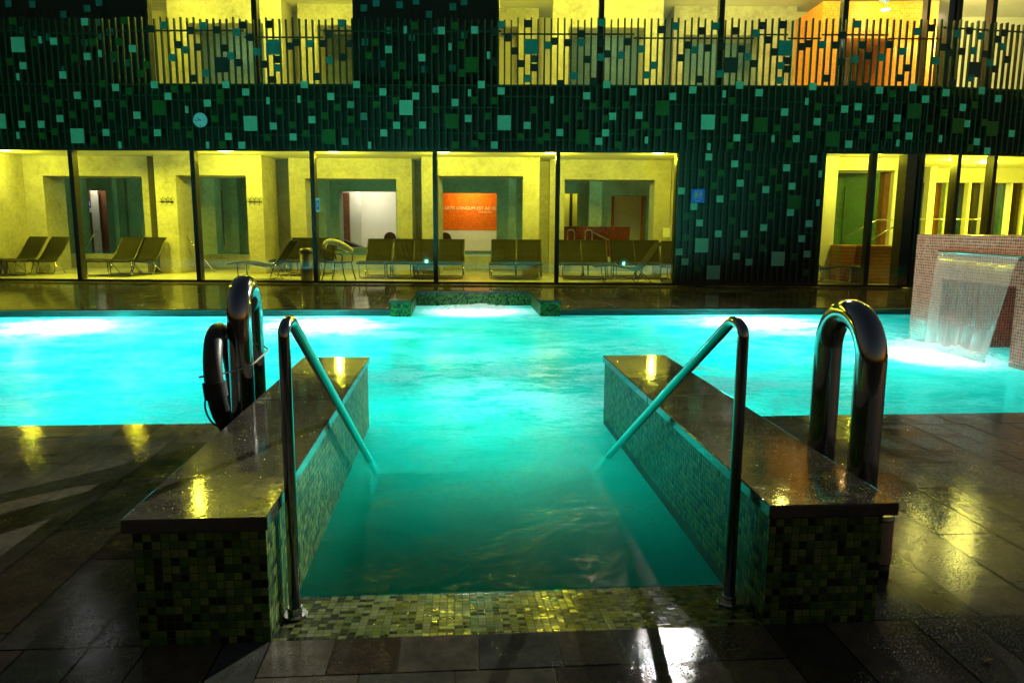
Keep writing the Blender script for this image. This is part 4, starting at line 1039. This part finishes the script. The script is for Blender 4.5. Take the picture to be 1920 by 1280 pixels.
lamp('unseen_room_lamp', 'AREA', FM @ Vector((fac(176, 400, 10.0)[0], 10.0, 3.0)), 12, (1, .85, .6), .3, aim=FM @ Vector((fac(176, 400, 11)[0], 10.6, 1)))
lamp('unseen_room_lamp', 'AREA', FM @ Vector((fac(1070, 400, 9.9)[0], 9.95, 3.0)), 12, Y_COL, .3, aim=FM @ Vector((fac(1070, 400, 11)[0], 10.6, 1)))
lamp('unseen_room_lamp', 'AREA', FM @ Vector((fac(1800, 400, 7.6)[0], 7.6, 3.0)), 40, (1, .85, .3), .5, aim=FM @ Vector((fac(1800, 400, 7.6)[0], 7.6, 0)))
for i, (px, d, w_) in enumerate(((320, 2.2, 250), (480, 2.2, 250), (620, 2.2, 250), (1000, 2.2, 300), (1180, 2.2, 300), (1380, 2.2, 280), (1520, 1.6, 200), (1680, 1.5, 180), (1800, 2.4, 300), (1900, 2.4, 300))):
    p = Vector((fac(px, 60, d)[0], d, UC - .35)); lamp('upper_downlight_lamp', 'POINT', FM @ p, w_ * .62, (1, .86, .06) if px < 1300 else (1, .84, .16), .12)
for px in (430, 1150, 1350): lamp('upper_back_lamp', 'AREA', FM @ Vector((fac(px, 60, 6)[0], 6.0, UC - .05)), 16, (.6, 1, .5), .3, aim=FM @ Vector((fac(px, 60, 6)[0], 6.0, 0)))
downlight(1660, 2.0, fac(1660, 22, 2.2)[1], 'bright spot before the orange mosaic core', 'lamp_white', .09, 40, (1, .8, .4), 'upper spots', pyr=22)
x, z_ = fac(1780, 76, 2.4)
lamp('wall_lamp_light', 'POINT', FM @ Vector((x, 2.25, z_)), 170, (1, .9, .35), .06)
for q in (1830, 1930, 2020): lamp('unseen_room_lamp', 'AREA', FM @ Vector((fac(q, 300, 4.5)[0], 4.5, 3.1)), 140, Y_COL, .3, aim=FM @ Vector((fac(q, 300, 4.5)[0], 4.5, 0)), spread=R(165))  # unseen fill lights added to brighten the dark corner bays
t = thing('wall_lamp', 'bright round lamp on the upper corner wall', 'lamp', FM @ Matrix.Translation((x, 2.4, z_)))
b = BM(); bmesh.ops.create_icosphere(b, subdivisions=2, radius=.06); obj('bulb', b, M['lamp_white'], t)
b = BM(); tube(b, [(0, 0, .05), (0, 0, UC - z_)], .012, 8); obj('cable', b, M['dark_metal'], t)

# ------------------------------------------------------------------ lamps of the pool and added glow lights
def pool_light(u, v, z, label, face, grp='round lamps under water'):
    t = thing('pool_light', label, 'pool light', PM @ Matrix.Translation((u, v, z)) @ Matrix.Rotation(0 if face < 0 else math.pi, 4, 'Z'), grp)
    b = BM(); disc(b, (0, -.03, 0), .19, 28, 'y', .03); obj('housing', b, M['steel'], t)
    b = BM(); disc(b, (0, -.04, 0), .15, 28, 'y', .009); obj('lens', b, M['pool_lens'], t)
FARL = [(at_z(118, 612, WZ), (.8, .96, 1)), (at_z(590, 612, WZ), (.8, .96, 1)), (at_z(1415, 606, WZ), (.8, .96, 1))]
for i, ((p, c_), lb) in enumerate(zip(FARL, ('glowing underwater lamp at the far wall, left of the grab rail', 'glowing underwater lamp at the far wall behind the left handrail', 'glowing underwater lamp at the far wall behind the right handrail'))):
    q = PMI @ p
    pool_light(q.x, VF - .01, WZ - .36, lb, -1)
    lamp('underwater_lamp_or_fill', 'POINT', PW(q.x, VF - 1.1, WZ - .16), 560, c_, .12)
for u, v_, w_, c_, sz in ((-11.0, 8.2, 54, (.5, .80, 1), 3), (-6.5, 8.2, 48, (.5, .80, 1), 3), (-3.0, 7.6, 34, (.12, .88, 1), 2.6), (4.6, 8, 38, (.12, 1, .88), 3), (9.0, 8, 40, (.5, .88, .98), 3),
        (.2, 9.4, 34, (.1, 1, .76), 2.4), (.4, 11.2, 12, (.08, 1, .6), 2.6), (-6, 11, 26, (.25, .95, .85), 2.6), (5, 11, 22, (.3, .9, .9), 2.6)):
    lamp('underwater_lamp_or_fill', 'AREA', PW(u, v_, -1.4), w_, c_, sz, aim=PW(u, v_, 0))  # unseen upward discs on the floor, added to make the water glow
for v_, w_, c_ in ((6.7, 11, (.08, 1, .88)), (5.9, 10, (.07, 1, .86)), (5.2, 8.5, (.06, 1, .78)), (4.55, 6, (.05, 1, .7)), (3.95, 2.2, (.04, 1, .58))):
    lamp('underwater_lamp_or_fill', 'AREA', PW(.25, v_, -.62), w_, c_, 1.7, aim=PW(.25, v_ - .2, 0))  # unseen discs added to grade the channel from bright teal to dark green
# lamps at the near rim that rake the front of the building
for u, w_ in ((-10.5, 1000), (-3.4, 1000), (4.4, 1000), (11, 1000)):
    p = PW(u, VE + .08, -.02)
    lamp('rim_lamp', 'SPOT', p, w_, (.06, 1, .56), .04, aim=FM @ Vector((p.x * 1.0, 0, 5.2)), spot=R(48), blend=1)
lamp('waterfall_foam_fill', 'POINT', PW(5.75, 8.7, WZ - .5), 80, (1, .95, .95), .15)  # unseen light added below the surface to whiten the waterfall foam
lamp('niche_foam_fill', 'POINT', PW(NI[0], 13.5, WZ - .35), 150, (.85, .97, 1), .1)  # unseen light added so the jet foam turns bright white
# floodlights on the roof edge, above the picture
lamp('flood_lamp', 'SPOT', (3.9, 17.0, 8.6), 1100, (1, .98, .93), .07, aim=(0, 3.5, 0), spot=R(90), blend=.5)
lamp('flood_lamp', 'SPOT', (-10.2, 17.0, 8.4), 9, (.95, .97, 1), .07, aim=(0, 3.5, 0), spot=R(90), blend=.5)
lamp('waterfall_flood', 'SPOT', (-3.0, 17.0, 8.6), 9000, (1, .74, .61), .08, aim=PW(6.2, 8.9, .7), spot=R(17), blend=.8)
p = Vector((fac(1660, 24, .9)[0], .9, fac(1660, 24, .9)[1])); lamp('lounge_spot_lamp', 'SPOT', FM @ p, 24000, (1, .93, .82), .05, aim=(-2.6, 3.6, 0), spot=R(20), blend=.6)

# ------------------------------------------------------------------ night sky
w = bpy.data.worlds.new('World'); sc.world = w; w.use_nodes = True
nt = w.node_tree; nt.nodes.clear()
sky = nt.nodes.new('ShaderNodeTexSky'); sky.sky_type = 'NISHITA'; sky.sun_disc = False
sky.sun_elevation = R(-0.5); sky.sun_rotation = R(110)
bg = nt.nodes.new('ShaderNodeBackground'); bg.inputs[1].default_value = .15
wo = nt.nodes.new('ShaderNodeOutputWorld')
nt.links.new(sky.outputs[0], bg.inputs[0]); nt.links.new(bg.outputs[0], wo.inputs[0])
